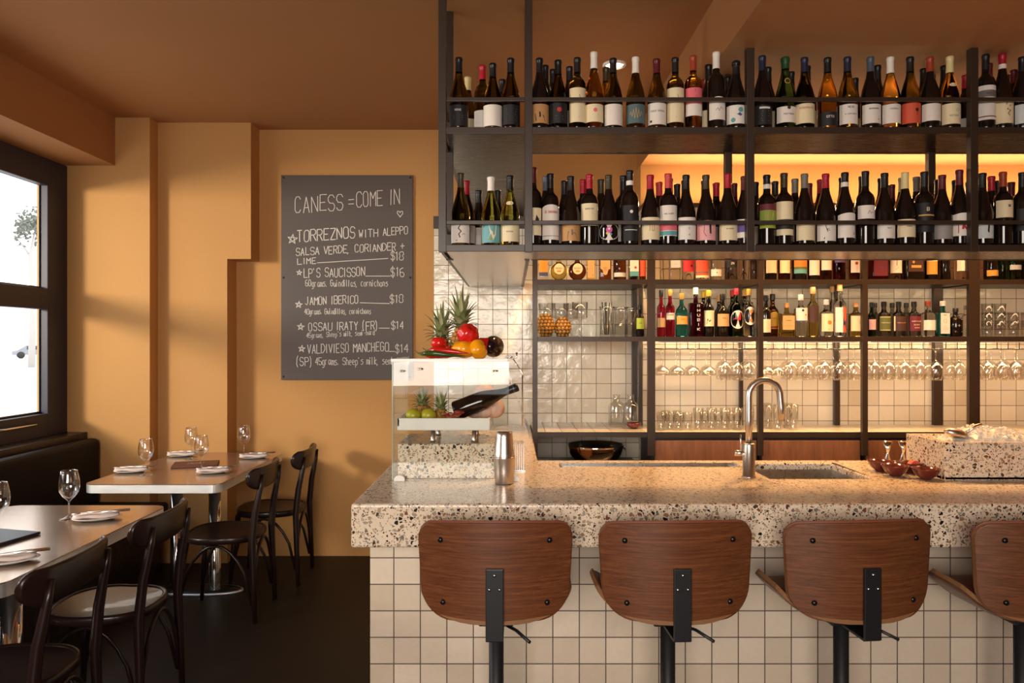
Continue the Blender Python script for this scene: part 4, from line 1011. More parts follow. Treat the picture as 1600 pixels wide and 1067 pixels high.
# ================================================================== glassware on the back bar
def cup(h, r, r2=None, m=None, name='tumbler', base=.012):
    mb = MB(); r2 = r2 or r; mb.lathe([(0, 0), (r2*.96, 0), (r2, .003), (r, h), (r-.0016, h), (r2-.0022, base), (0, base)], m or M['glass_thick'], 24); return mb.build(name)
PROTO = {}
def put(kind, loc, label, cat, group, rz=0):
    if kind not in PROTO:
        o = {'short': lambda: cup(.115, .030, .027), 'tall': lambda: cup(.142, .033, .030), 'high': lambda: cup(.165, .029, .028), 'stack': lambda: cup(.105, .036, .030),
             'hang': lambda: make_glass(.205, .044, M['glass']), 'hangc': make_coupe, 'vase': make_vase, 'jug': make_jug, 'carafe': make_carafe}[kind]()
        o.name = {'hang': 'wine_glass', 'hangc': 'coupe_glass', 'vase': 'footed_glass', 'jug': 'mixing_glass', 'carafe': 'water_carafe'}.get(kind, 'tumbler')
        PROTO[kind] = o
    else:
        o = PROTO[kind].copy(); C.objects.link(o)
    o.location = loc; o.rotation_euler = (PI if kind.startswith('hang') else 0, 0, rz); return tag(o, label, cat, group)
def make_coupe():
    h = .175; mb = MB(); mb.lathe([(0, 0), (.033, 0), (.034, .002), (.01, .007), (.0036, .02), (.0034, .105), (.010, .112), (.034, .128), (.046, .150), (.047, .172), (.0455, .172), (.0445, .151), (.033, .131), (0, .115)], M['glass'], 28); return mb.build('coupe_glass')
def make_vase():
    mb = MB(); mb.lathe([(0, 0), (.036, 0), (.037, .003), (.008, .010), (.0055, .03), (.0055, .10), (.014, .112), (.044, .118), (.050, .124), (.052, .225), (.0505, .225), (.048, .126), (0, .119)], M['glass'], 28); return mb.build('footed_glass')
def make_jug():
    mb = MB(); mb.lathe([(0, 0), (.042, 0), (.045, .004), (.047, .17), (.050, .195), (.0485, .195), (.045, .17), (.042, .014), (0, .012)], M['glass_thick'], 28); return mb.build('mixing_glass')
def make_carafe():
    mb = MB(); mb.lathe([(0, 0), (.050, 0), (.054, .005), (.054, .135), (.046, .155), (.026, .17), (.024, .20), (.027, .212), (.0255, .212), (.0225, .20), (.0245, .168), (.045, .152), (.0515, .134), (.0515, .010), (0, .008)], M['glass_thick'], 28); return mb.build('water_carafe')
ORD = ['first', 'second', 'third', 'fourth', 'fifth', 'sixth', 'seventh', 'eighth', 'ninth', 'tenth', 'eleventh', 'twelfth', 'thirteenth', 'fourteenth', 'fifteenth', 'sixteenth']
bayn = ['', 'bay left of the tap', 'bay above the tap', 'bay above the red bowls', 'bay at the picture edge']
hang = {1: [('hangc', 1036), ('hangc', 1059), ('hangc', 1083), ('hangc', 1108), ('hang', 1133), ('hang', 1152), ('hang', 1171)], 2: [('hangc', 1199), ('hangc', 1215), ('hang', 1236), ('hang', 1262), ('hang', 1288), ('hang', 1312), ('hang', 1334)],
        3: [('hang', 1366), ('hang', 1388), ('hang', 1413), ('hang', 1437), ('hang', 1462), ('hang', 1498)], 4: [('hang', 1542), ('hang', 1564), ('hang', 1586), ('hang', 1606)]}
for b, row in hang.items():
    for k, (kd, px) in enumerate(row):
        for r, y in enumerate((YS+.115, YS+.235)):
            xx = X(px, YS+.115)+(.0 if r == 0 else .012); nm = 'coupe glass' if kd == 'hangc' else 'wine glass'
            put(kd, (xx, y, 1.5355+.0), f"{ORD[k]} {nm} hanging upside down in the {'front' if r == 0 else 'rear'} row, {bayn[b]}", 'glass', 'glasses hanging under the shelves', rnd.random())
for k, px in enumerate((1033, 1047, 1061, 1075)): put('short', (X(px, 4.83), 4.83, LE+.001), f"{ORD[k]} short tumbler from the wide post on the tiled worktop", 'glass', 'tumblers on the back worktop')
for k, px in enumerate((1091, 1112, 1133, 1152)): put('tall', (X(px, 4.84), 4.84, LE+.001), f"{ORD[k]} wide tumbler left of the tap on the tiled worktop", 'glass', 'tumblers on the back worktop')
for k, px in enumerate((1171, 1200, 1215, 1231, 1240)): put('high', (X(px, 4.85+.09*(k % 2)), 4.85+.09*(k % 2), LE+.001), f"{ORD[k]} tall highball glass behind the tap on the tiled worktop", 'glass', 'tumblers on the back worktop')
for k, px in enumerate((1040, 1058, 1100, 1122, 1142)): put('short', (X(px, 4.95), 4.95, LE+.001), f"{ORD[k]} tumbler of the rear row left of the tap", 'glass', 'tumblers on the back worktop')
for k, (px, y) in enumerate(((853, 4.97), (877, 4.99), (892, 5.02))): put('vase', (X(px, y), y, S2+.001), f"{ORD[k]} footed glass behind the small pineapples on the spirit shelf", 'glass', 'footed glasses on the spirit shelf')
put('vase', (X(906, 4.86), 4.86, S2+.001), 'footed glass standing alone right of the small pineapples', 'glass', 'footed glasses on the spirit shelf')
for k, px in enumerate((948, 970, 987)):
    put('jug', (X(px, 4.85+.03*k), 4.85+.03*k, S2+.001), ['tall mixing glass holding black straws on the spirit shelf', 'clear mixing glass in the middle beside the straws', 'clear mixing glass next to the green labelled bottle'][k], 'glass', 'mixing glasses on the spirit shelf')
for k in range(7):
    a = k*.9; o = tag(MB().tube([(0, 0, 0), (.02*math.cos(a), .012*math.sin(a), .21)], .0028, M['black'] if k % 3 else M['steel'], 6).build('straw'), 'thin straw standing in the tall mixing glass', 'straw', 'straws in the mixing glass')
    o.location = (X(948, 4.85)+.014*math.cos(a), 4.85+.014*math.sin(a), S2+.0145)
for k, (px, y) in enumerate(((963, 5.06), (985, 5.05))): put('carafe', (X(px, y), y, LE+.001), ['clear water carafe at the left on the tiled ledge', 'clear water carafe behind the little red bowl'][k], 'carafe', 'carafes on the tiled ledge')
t = thing('ceramic_bowl', 'small dark red bowl alone on the tiled ledge by the carafes', 'bowl', (X(990, 4.9), 4.9, LE+.001))
mb = MB(); mb.lathe([(0, 0), (.02, 0), (.045, .02), (.05, .04), (.048, .04), (.04, .02), (0, .008)], M['red_glaze'], 28); mb.build('bowl', t)
pineapple('pineapple', 'crownless baby pineapple at the left on the spirit shelf', (X(852, 4.80), 4.80, S2+.001), .145, .056, 0, 1, 'baby pineapples on the spirit shelf')
pineapple('pineapple', 'crownless baby pineapple right of its twin on the spirit shelf', (X(879, 4.82), 4.82, S2+.001), .125, .053, 0, 1, 'baby pineapples on the spirit shelf')
for k, px in enumerate((1542, 1562, 1583, 1604)):
    n = 3 if k < 2 else 2
    for j in range(n): put('stack', (X(px, 4.86), 4.86, S2+.001+.055*j), f"tumbler {['at the bottom', 'in the middle' if n == 3 else 'on top', 'on top'][j]} of the {ORD[k]} stack at the shelf end", 'glass', 'stacked tumblers on the spirit shelf')
# ================================================================== bottles
INK = paint('label_ink', (44, 36, 34), .7); GOLD = plain('label_gold', (.55, .38, .14), .35, metal=.7)
PAP = {k: paint('paper_'+k, c, .6) for k, c in dict(white=(232, 222, 212), cream=(232, 214, 176), black=(30, 27, 30), kraft=(196, 146, 92), teal=(84, 106, 108), pink=(232, 168, 168), orange=(214, 88, 60),
    sky=(112, 170, 178), grey=(150, 142, 138), gold=(216, 160, 70), yellow=(226, 168, 54), green=(96, 104, 58), lime=(160, 178, 60), maroon=(108, 34, 52), brown=(70, 44, 38), red=(190, 44, 52), tan=(196, 160, 108), purple=(92, 78, 130), silver=(206, 210, 210)).items()}
COL = {k: paint('ink_'+k, c, .6) for k, c in dict(red=(186, 48, 46), pink=(226, 110, 120), dark=(40, 34, 34), white=(236, 228, 220), gold=(206, 160, 84), teal=(96, 160, 164), blue=(74, 84, 140), cream=(236, 222, 180), yellow=(226, 190, 70), orange=(224, 130, 50),
    brown=(110, 60, 50), green=(140, 160, 70), purple=(100, 80, 140), maroon=(110, 40, 50), magenta=(214, 90, 160), navy=(40, 44, 86), grey=(112, 104, 100)).items()}
GLS = dict(olive=bottle_glass('olive_glass', (.085, .052, .008)), amber=bottle_glass('amber_glass', (.27, .125, .014)), green=bottle_glass('green_glass', (.035, .085, .022)), leaf=bottle_glass('leaf_green_glass', (.30, .26, .04)),
    pale=bottle_glass('pale_gold_glass', (.48, .27, .045)), dark=plain('near_black_glass', (.010, .006, .005), .06, spec=.6),
    clear=bottle_glass('clear_spirit_glass', (.93, .92, .88)), ruby=bottle_glass('ruby_liquid_glass', (.62, .015, .05)), blue=bottle_glass('turquoise_glass', (.05, .42, .42)), gold=bottle_glass('golden_spirit_glass', (.80, .55, .14)),
    brown=bottle_glass('brown_spirit_glass', (.22, .06, .015)), plum=bottle_glass('plum_liquid_glass', (.16, .01, .03)), smoke=bottle_glass('smoke_glass', (.32, .28, .25)))
CAP = {k: paint('cap_'+k, c, .38) for k, c in dict(black=(26, 24, 27), red=(170, 24, 44), white=(236, 228, 218), copper=(158, 62, 34), navy=(34, 36, 62), slate=(74, 84, 98), cream=(226, 208, 150), olive=(66, 56, 34), grey=(122, 112, 102), maroon=(92, 22, 32), coral=(208, 70, 70), gold=(190, 150, 70), yellow=(206, 170, 50), wood=(190, 140, 90), green=(40, 80, 40)).items()}
def profile(kind, h):
    if kind == 'b':   # sloping burgundy shoulder
        return .0415, [(0, .006), (.030, .004), (.034, 0), (.0395, .003), (.0415, .012), (.0415, .43*h), (.0405, .47*h), (.0355, .55*h), (.027, .64*h), (.0195, .72*h), (.016, .78*h), (.0145, .84*h), (.0142, .955*h), (.0158, .96*h), (.0158, .985*h), (.0145, h), (0, h)]
    if kind == 'o':   # square bordeaux shoulder
        return .038, [(0, .006), (.028, .004), (.031, 0), (.0365, .003), (.038, .012), (.038, .60*h), (.037, .64*h), (.032, .685*h), (.023, .715*h), (.0165, .74*h), (.0148, .78*h), (.0142, .955*h), (.0156, .96*h), (.0156, .985*h), (.0145, h), (0, h)]
    return .0445, [(0, .006), (.032, .004), (.037, 0), (.0425, .003), (.0445, .012), (.0445, .40*h), (.043, .46*h), (.036, .56*h), (.027, .66*h), (.0195, .76*h), (.0165, .84*h), (.0155, .93*h), (.0185, .935*h), (.0185, .965*h), (.0155, .97*h), (.0155, h), (0, h)]
def wrap(r, eps=.0009): return lambda u, v: Vector(((r+eps)*math.sin(u/r), -(r+eps)*math.cos(u/r), v))
def label_mesh(r, z0, z1, paper, marks, half=1.25, flat=None):
    """paper round the front of the bottle with its print; flat=(y, halfwidth) for square bottles"""
    mb = MB(); hgt = z1-z0
    fm0 = (lambda u, v: Vector((u, flat[0]-.0006, v))) if flat else wrap(r, .0006)
    fm1 = (lambda u, v: Vector((u, flat[0]-.0011, v))) if flat else wrap(r, .0012)
    W = flat[1] if flat else r*half; n = 1 if flat else 16
    shape = next((m for m in marks if m[0] == 'shape'), None)
    if shape:
        pts = []
        if shape[1] == 'oval': pts = [(W*math.cos(2*PI*k/24), (z0+z1)/2+hgt/2*math.sin(2*PI*k/24)) for k in range(24)]
        elif shape[1] == 'hex': pts = [(W, (z0+z1)/2), (W*.5, z1), (-W*.5, z1), (-W, (z0+z1)/2), (-W*.5, z0), (W*.5, z0)]
        elif shape[1] == 'shield': pts = [(W, z1), (-W, z1), (-W, z0+hgt*.35), (-W*.6, z0+hgt*.3), (-W*.35, z0+hgt*.05), (0, z0), (W*.35, z0+hgt*.05), (W*.6, z0+hgt*.3), (W, z0+hgt*.35)]
        c = mb.bm.verts.new(fm0(0, (z0+z1)/2)); vs = [mb.bm.verts.new(fm0(*p)) for p in pts]
        for a, b in zip(vs, vs[1:]+vs[:1]): mb.face([c, a, b], paper, True)
    else:
        arch = next((m[1] for m in marks if m[0] == 'arch'), 0)
        A = [mb.bm.verts.new(fm0(-W+2*W*i/n, z0)) for i in range(n+1)]; B = [mb.bm.verts.new(fm0(-W+2*W*i/n, z1-arch*hgt*(2*i/n-1)**2)) for i in range(n+1)]
        for i in range(n): mb.face([A[i], A[i+1], B[i+1], B[i]], paper, True)
    fw = min(W, r*.85)
    for m in marks:
        k = m[0]
        if k == 't':
            _, tx, zr, h, c = m
            for st in strokes(tx, -fw*.92, z0+zr*hgt-h/2, fw*.92, h, .03, None, False): ribbon(mb, st, max(.0011, h*.15), COL[c], fm1)
        elif k == 'd':
            _, u, zr, rr, c = m; cv = mb.bm.verts.new(fm1(u, z0+zr*hgt)); vs = [mb.bm.verts.new(fm1(u+rr*math.cos(2*PI*q/18), z0+zr*hgt+rr*math.sin(2*PI*q/18))) for q in range(18)]
            for a, b in zip(vs, vs[1:]+vs[:1]): mb.face([cv, a, b], COL[c])
        elif k == 'o':
            _, u, zr, rr, c = m; ribbon(mb, [(u+rr*math.cos(2*PI*q/20), z0+zr*hgt+rr*math.sin(2*PI*q/20)) for q in range(21)], .0013, COL[c], fm1)
        elif k == 'r':
            _, u0, u1, a, b, c = m; nn = 1 if flat else 12
            for q in range(nn):
                x0 = (u0+(u1-u0)*q/nn)*W; x1 = (u0+(u1-u0)*(q+1)/nn)*W
                mb.face([mb.bm.verts.new(fm1(*p)) for p in ((x0, z0+a*hgt), (x1, z0+a*hgt), (x1, z0+b*hgt), (x0, z0+b*hgt))], COL[c], True)
        elif k == 's':
            ribbon(mb, [(u*fw, z0+v*hgt) for u, v in m[1]], m[3] if len(m) > 3 else .0018, COL[m[2]], fm1)
        elif k == 'p':
            vs = [mb.bm.verts.new(fm1(u*fw, z0+v*hgt)) for u, v in m[1]]; cu = sum(u for u, v in m[1])/len(m[1]); cv_ = sum(v for u, v in m[1])/len(m[1]); cc = mb.bm.verts.new(fm1(cu*fw, z0+cv_*hgt))
            for a, b in zip(vs, vs[1:]+vs[:1]): mb.face([cc, a, b], COL[m[2]])
        elif k == 'k':     # small print too fine to read
            _, nl, a, b, c = m
            for q in range(nl):
                zz = a+(b-a)*q/max(1, nl-1); w1 = fw*rnd.uniform(.35, .75); ribbon(mb, [(-w1, z0+zz*hgt), (w1, z0+zz*hgt)], .0011, COL[c], fm1)
    return mb
PLACED = []
def wine(x, y, zb, h, kind, glass, cap, lab, label, group, rot=0, neck=None, caph=.2, capband=None):
    r, prof = profile(kind, h)
    mb = MB(); mb.lathe(prof, GLS[glass], 28); o = mb.build('wine_bottle', None, (x, y, zb)); o.rotation_euler.z = rot
    tag(o, label, 'bottle', group)
    rr = lambda z: next((a[0]+(b[0]-a[0])*(z-a[1])/max(1e-6, b[1]-a[1]) for a, b in zip(prof, prof[1:]) if a[1] <= z <= b[1] and b[1] > a[1]), .0145)
    c0 = h*(1-caph); mb = MB(); zs = [c0+(h*.957-c0)*k/5 for k in range(6)]
    cp = [(rr(z)+.0007, z) for z in zs]+[(.0166 if kind != 'c' else .0193, h*.962), (.0166 if kind != 'c' else .0193, h*.986), (.0152, h+.0008), (0, h+.0009)]
    mb.lathe(cp, CAP[cap], 20)
    if capband: mb.lathe([(rr(z)+.0013, z) for z in (c0+.002, c0+.010, c0+.022)], CAP[capband], 20)
    mb.build('capsule', o)
    if lab:
        paper, z0, z1, marks = lab
        label_mesh(r, z0, z1, PAP[paper], marks).build('paper_label', o, norm=False)
    if neck == 'oval':
        zc = h*.60; r2 = rr(zc)
        mb = MB(); fmn = lambda u, v: Vector(((rr(v)+.0008)*math.sin(u/r2), -(rr(v)+.0008)*math.cos(u/r2), v)); c = mb.bm.verts.new(fmn(0, zc)); vs = [mb.bm.verts.new(fmn(.016*math.cos(2*PI*k/18), zc+.0085*math.sin(2*PI*k/18))) for k in range(18)]
        for a, b in zip(vs, vs[1:]+vs[:1]): mb.face([c, a, b], PAP['cream'])
        mb.build('neck_label', o, norm=False)
    if neck == 'ring':
        zc = h*.66; mb = MB(); r2 = rr(zc); ribbon(mb, [(.011*math.cos(2*PI*k/20), zc+.011*math.sin(2*PI*k/20)) for k in range(21)], .003, COL['gold'], lambda u, v: Vector(((rr(v)+.001)*math.sin(u/r2), -(rr(v)+.001)*math.cos(u/r2), v))); mb.build('neck_label', o, norm=False)
    PLACED.append((x, y, r, zb)); return o
def bay(px): return 'end bay' if px < 826 else ('second bay' if px < 1173 else ('third bay' if px < 1523 else 'last bay'))
K = lambda n=3, a=.2, b=.5, c='grey': ('k', n, a, b, c)
# x, top, kind, glass, cap, (paper, bottom y, top y, marks), words for the label, extras
UP = [
 (717, 91, 'b', 'olive', 'black', ('black', 196, 163, [('t', 'NOVE', .75, .008, 'white'), K(4, .2, .5, 'white')]), 'black label with white script', {}),
 (770, 100, 'b', 'olive', 'black', ('white', 196, 163, [K(3, .2, .4)]), 'plain large white label', {}),
 (798, 92, 'b', 'olive', 'black', ('black', 194, 163, [K(5, .2, .8, 'white')]), 'black label with small white print', {}),
 (843, 92, 'b', 'dark', 'black', ('kraft', 192, 162, [('p', [(-.5, .1), (-.6, .5), (0, .6), (.5, .4), (.7, .1)], 'dark')]), 'kraft label with dark animal', {}),
 (872, 95, 'b', 'olive', 'black', ('black', 192, 160, [('d', 0, .66, .010, 'red'), K(2, .2, .35, 'white')]), 'black label with red spot', {}),
 (902, 91, 'o', 'olive', 'black', ('cream', 190, 136, [('s', [(.05, .60), (.14, .66), (.16, .72), (.10, .80)], 'dark'), K(2, .2, .26), ('t', 'I', .14, .006, 'dark')]), 'tall cream label with a curved mark', {}),
 (928, 82, 'b', 'amber', 'white', ('cream', 190, 162, [('d', 0, .66, .009, 'pink'), K(2, .2, .4)]), 'cream label with pink spot', {'caph': .21}),
 (958, 92, 'b', 'olive', 'black', ('white', 195, 162, [('k', 3, .6, .85, 'dark'), K(2, .2, .4)]), 'white label with small dark print', {}),
 (993, 90, 'b', 'olive', 'white', ('teal', 192, 162, [('s', [(-.8+.16*i, .5+(.3 if i % 2 else -.3)*(1-abs(-.8+.16*i))) for i in range(11)], 'gold', .0015)]), 'teal label with gold zigzag', {'caph': .22}),
 (1026, 93, 'b', 'olive', 'maroon', ('white', 194, 160, [('t', 'ESSCK NERGAL', .62, .007, 'grey'), K(2, .25, .4), ('r', -.7, -.5, .1, .2, 'dark')]), 'white label with grey capitals', {}),
 (1055, 91, 'o', 'olive', 'black', ('cream', 190, 136, [('s', [(.1, .60), (.25, .66), (.3, .72), (.2, .80)], 'dark'), ('t', 'I', .14, .006, 'dark')]), 'tall cream label with dark hook mark', {}),
 (1083, 88, 'o', 'amber', 'copper', ('white', 180, 136, [('r', -1, 1, .42, 1, 'pink'), ('p', [(-.3, .44), (-.5, .7), (-.1, .95), (.5, .9), (.7, .5)], 'maroon'), ('d', .008, .6, .004, 'white'), K(1, .2, .22)]), 'red and pink portrait label', {}),
 (1119, 79, 'o', 'dark', 'white', ('white', 186, 150, [('arch', .15), ('s', [(-.5, .40), (-.2, .5), (0, .38), (.2, .55), (.5, .45)], 'grey'), K(2, .2, .28)]), 'white label with grey script', {'caph': .21}),
 (1150, 96, 'c', 'dark', 'black', ('white', 193, 164, [('d', .012, .75, .011, 'teal'), ('d', -.02, .2, .010, 'teal'), ('p', [(-.5, .6), (-.1, .5), (.3, .4), (.5, .5), (.2, .6)], 'blue')]), 'white label with blue flying figure', {}),
 (1191, 88, 'b', 'dark', 'navy', ('black', 194, 164, [('r', -.5, .4, .82, .92, 'white'), K(5, .2, .7, 'white')]), 'black label covered in white print', {}),
 (1227, 90, 'c', 'green', 'green', ('white', 191, 166, [('d', 0, .92, .0075, 'dark'), ('t', 'TROTTWOOD', .52, .006, 'dark'), K(1, .25, .3)]), 'white label with black medallion', {'neck': 'ring', 'caph': .16}),
 (1257, 91, 'b', 'olive', 'navy', ('cream', 192, 161, [('t', 'KINOMAVRO', .78, .008, 'red'), K(3, .25, .5)]), 'cream label with red capitals', {}),
 (1293, 91, 'b', 'amber', 'black', ('black', 196, 174, [('t', 'OTTO', .65, .009, 'white')]), 'low black label with white word', {}),
 (1324, 90, 'b', 'olive', 'navy', ('white', 193, 162, [('t', 'NEAD', .85, .008, 'dark'), ('t', 'IL LENTINARIO', .5, .005, 'grey'), K(1, .2, .3)]), 'white label with big dark capitals', {}),
 (1360, 90, 'b', 'dark', 'slate', ('white', 192, 162, [('t', 'BOURGOGNE', .76, .005, 'dark'), K(3, .4, .6), ('o', .02, .2, .003, 'dark')]), 'white label with four dark lines', {}),
 (1391, 90, 'b', 'pale', 'white', ('white', 192, 162, [('t', 'POUZERAU', .75, .005, 'grey'), K(1, .4, .5)]), 'white label with faint grey word', {'caph': .22}),
 (1422, 90, 'b', 'olive', 'black', ('orange', 192, 160, [('d', .013, .66, .0075, 'dark'), ('s', [(.35, .4), (.35, .6)], 'dark'), K(2, .15, .3, 'maroon')]), 'orange label with black tree', {}),
 (1453, 90, 'b', 'dark', 'copper', ('white', 188, 161, [K(2, .2, .3)]), 'blank white label', {}),
 (1484, 89, 'b', 'pale', 'cream', ('cream', 193, 161, [('t', 'POTTERY', .4, .006, 'grey'), ('o', .014, .68, .006, 'grey'), K(1, .85, .9)]), 'cream label with grey seal', {'neck': 'oval', 'caph': .22}),
 (1540, 86, 'o', 'dark', 'black', ('white', 186, 132, [('r', -1, 1, .66, .86, 'grey'), ('t', 'RATI', .76, .009, 'dark'), ('r', -1, 1, .08, .11, 'maroon')]), 'white label with grey band', {}),
 (1566, 85, 'b', 'dark', 'red', ('cream', 192, 152, [('s', [(.1, .9), (-.2, .75), (.3, .7), (-.1, .55), (.3, .5), (.0, .38), (.2, .3)], 'dark', .003), K(1, .12, .2)]), 'cream label with black squiggle', {'capband': 'white'}),
 (1597, 90, 'b', 'dark', 'black', ('silver', 192, 162, [('o', 0, .5, .012, 'dark'), ('o', 0, .5, .010, 'dark')]), 'pale label with drawn circle', {}),
]
UPB = [(754, 103, 'o', 'olive', 'red'), (731, 121, 'b', 'olive', 'cream'), (739, 126, 'b', 'dark', 'black'), (785, 125, 'b', 'olive', 'black'), (852, 103, 'b', 'dark', 'black'), (861, 106, 'b', 'dark', 'black'), (890, 105, 'b', 'dark', 'black'), (947, 106, 'b', 'amber', 'olive'), (1107, 102, 'b', 'dark', 'black'), (1137, 121, 'b', 'dark', 'black'), (1100, 125, 'b', 'dark', 'red'),
       (1200, 106, 'b', 'dark', 'black'), (1236, 113, 'b', 'dark', 'black'), (1252, 104, 'b', 'dark', 'black'), (1336, 123, 'b', 'dark', 'black'), (1371, 103, 'b', 'dark', 'black'), (1443, 108, 'b', 'dark', 'black'), (1466, 97, 'b', 'dark', 'black'), (1508, 118, 'o', 'dark', 'red'), (1545, 100, 'b', 'dark', 'maroon'), (1575, 118, 'b', 'dark', 'maroon'), (1584, 110, 'b', 'dark', 'maroon')]
LO = [
 (720, 271, 'b', 'olive', 'olive', ('white', 379, 349, [('s', [(.1, .95), (-.15, .75), (.2, .6), (-.1, .45), (.05, .3), (-.4, .12)], 'dark', .004), ('s', [(.3, .4), (.5, .5), (.7, .42)], 'grey')]), 'white label with inky drawing', {}),
 (767, 277, 'b', 'leaf', 'white', ('sky', 379, 349, [('p', [(-.4, .95), (.6, .95), (.5, .4), (.2, .15), (-.5, .2), (-.2, .5)], 'cream'), ('p', [(-.5, .2), (-.1, .12), (.2, .22), (-.1, .3)], 'green')]), 'blue label with cream patch', {}),
 (797, 275, 'b', 'leaf', 'black', ('cream', 377, 349, [('t', 'FEVRIER', .55, .005, 'grey'), K(2, .2, .4)]), 'cream label and oval neck label', {'neck': 'oval'}),
 (833, 262, 'o', 'dark', 'maroon', ('cream', 367, 324, [('p', [(.3, .5), (.5, .75), (.9, .6), (.9, .45)], 'dark')]), 'cream label behind the shelf post', {}),
 (860, 272, 'o', 'dark', 'black', ('white', 374, 319, [('arch', .08), ('t', 'DE BARANDA', .79, .010, 'red'), ('r', -1, 1, .10, .115, 'grey')]), 'white label with red capitals', {}),
 (892, 276, 'b', 'dark', 'black', ('kraft', 376, 350, [('p', [(-.5, .05), (-.4, .55), (.1, .7), (.6, .45), (.8, .1)], 'grey'), ('d', .012, .48, .002, 'dark')]), 'kraft label with grey rhino', {}),
 (921, 273, 'o', 'dark', 'red', ('cream', 352, 317, [('t', 'GARSTON', .75, .006, 'grey'), K(2, .4, .55)]), 'high cream label and red cap', {}),
 (951, 274, 'b', 'dark', 'olive', ('white', 375, 348, [('shape', 'oval'), ('d', 0, .6, .014, 'magenta'), ('d', -.008, .4, .006, 'yellow'), ('d', .008, .35, .005, 'teal'), ('d', 0, .66, .005, 'white')]), 'round pink and white label', {}),
 (984, 267, 'o', 'dark', 'black', ('black', 376, 320, [('d', 0, .82, .007, 'white'), ('r', -.6, .6, .52, .54, 'white'), ('r', -.6, .6, .3, .32, 'white')]), 'black label with white emblem', {'capband': 'white'}),
 (1016, 274, 'b', 'dark', 'red', ('cream', 374, 339, [('s', [(-.25, .4), (-.25, .75), (0, .75), (0, .4), (.25, .4), (.25, .75)], 'red'), ('s', [(-.3, .58), (.3, .58)], 'red'), K(2, .15, .25)]), 'cream label with red glyph', {}),
 (1044, 272, 'o', 'dark', 'coral', ('white', 368, 320, [('t', 'MAS ALBERT', .72, .005, 'grey'), ('r', -1, 1, .18, .40, 'pink'), ('r', -1, 1, .02, .16, 'teal')]), 'white label with pink rooftops', {}),
 (1072, 274, 'b', 'dark', 'black', ('white', 374, 339, [('t', 'U', .7, .008, 'dark'), ('t', 'C', .5, .008, 'dark'), ('t', 'A', .22, .008, 'dark')]), 'white label with stacked letters', {}),
 (1103, 274, 'b', 'dark', 'olive', ('pink', 375, 344, [('p', [(.2, .9), (.5, .95), (.5, .3), (.3, .35)], 'dark'), ('s', [(-.3, .8), (-.4, .4), (-.1, .2), (.4, .25)], 'dark')]), 'pink label with black figure', {}),
 (1137, 272, 'b', 'dark', 'red', ('cream', 375, 345, [('t', 'LE HASARD', .6, .004, 'grey'), K(3, .2, .45)]), 'cream label and red wax neck', {}),
 (1163, 276, 'b', 'dark', 'maroon', ('white', 371, 342, [('r', -1, 1, .3, .7, 'purple'), ('r', -1, 1, .7, .9, 'navy')]), 'purple landscape label', {}),
 (1198, 274, 'o', 'dark', 'black', ('lime', 356, 318, [('r', -1, 1, .74, 1, 'maroon'), ('r', -1, 1, .30, .72, 'green'), ('p', [(-.5, .35), (-.3, .7), (0, .4)], 'orange'), ('p', [(.1, .35), (.4, .7), (.6, .4)], 'yellow')]), 'yellow green and maroon label', {'capband': 'white'}),
 (1225, 271, 'o', 'dark', 'olive', ('cream', 367, 314, [('r', -1, 1, .18, .47, 'dark'), K(2, .85, .9)]), 'cream label split by dark gap', {}),
 (1257, 272, 'b', 'dark', 'grey', ('cream', 375, 347, [K(2, .75, .85, 'dark'), K(3, .2, .5)]), 'cream label and grey cap', {}),
 (1290, 272, 'b', 'dark', 'red', ('white', 376, 347, [('s', [(.1, .95), (-.5, .1)], 'dark', .003), ('s', [(-.4, .9), (-.1, .5)], 'dark', .003), ('t', 'YL', .62, .009, 'dark')]), 'white label with slashed letters', {}),
 (1320, 270, 'b', 'dark', 'black', ('white', 371, 332, [('arch', .1), ('r', -1, 1, .62, .66, 'grey'), K(2, .4, .5), ('r', .35, .42, .12, .22, 'dark')]), 'white label and banded black cap', {'capband': 'white'}),
 (1352, 268, 'o', 'dark', 'black', ('white', 341, 320, [('s', [(-.1, .35), (.1, .6), (.3, .4), (.6, .5)], 'grey')]), 'high white label with script', {}),
 (1382, 271, 'b', 'dark', 'black', ('white', 372, 346, [('t', 'SAIT', .62, .006, 'grey')]), 'plain white label with faint word', {}),
 (1414, 270, 'b', 'dark', 'cream', ('cream', 370, 342, [('d', 0, .85, .003, 'dark'), ('t', 'CORNET', .6, .005, 'grey'), K(2, .25, .4)]), 'cream label and cream capsule', {'caph': .22}),
 (1444, 269, 'o', 'dark', 'black', ('black', 362, 316, [('t', 'B', .78, .014, 'cream'), ('r', -.8, .8, .55, .6, 'gold'), K(2, .1, .3, 'grey')]), 'black label with large letter B', {}),
 (1472, 274, 'b', 'dark', 'maroon', ('grey', 373, 345, [K(3, .3, .6, 'dark')]), 'grey label and maroon cap', {}),
 (1499, 266, 'b', 'dark', 'maroon', ('white', 368, 332, [('arch', .08), ('p', [(-.9, .1), (-.9, .5), (-.3, .55), (0, .4), (.2, .05)], 'red'), ('s', [(-.1, .45), (.7, .4)], 'red', .004)]), 'white label with red figure', {}),
 (1535, 271, 'b', 'dark', 'black', ('silver', 372, 345, [('p', [(.1, .95), (.3, .9), (.2, .3), (.0, .4)], 'dark'), ('s', [(-.6, .15), (.2, .15)], 'dark')]), 'pale label with thin black figure', {}),
 (1567, 269, 'o', 'dark', 'copper', ('cream', 339, 312, [('r', .0, .25, .6, .75, 'grey'), K(1, .2, .3)]), 'high cream label and copper cap', {}),
 (1597, 270, 'o', 'dark', 'black', ('black', 360, 325, [('s', [(-.4, .5), (.2, .55), (.5, .45)], 'white'), K(2, .1, .3, 'grey')]), 'black label with faint script', {}),
]
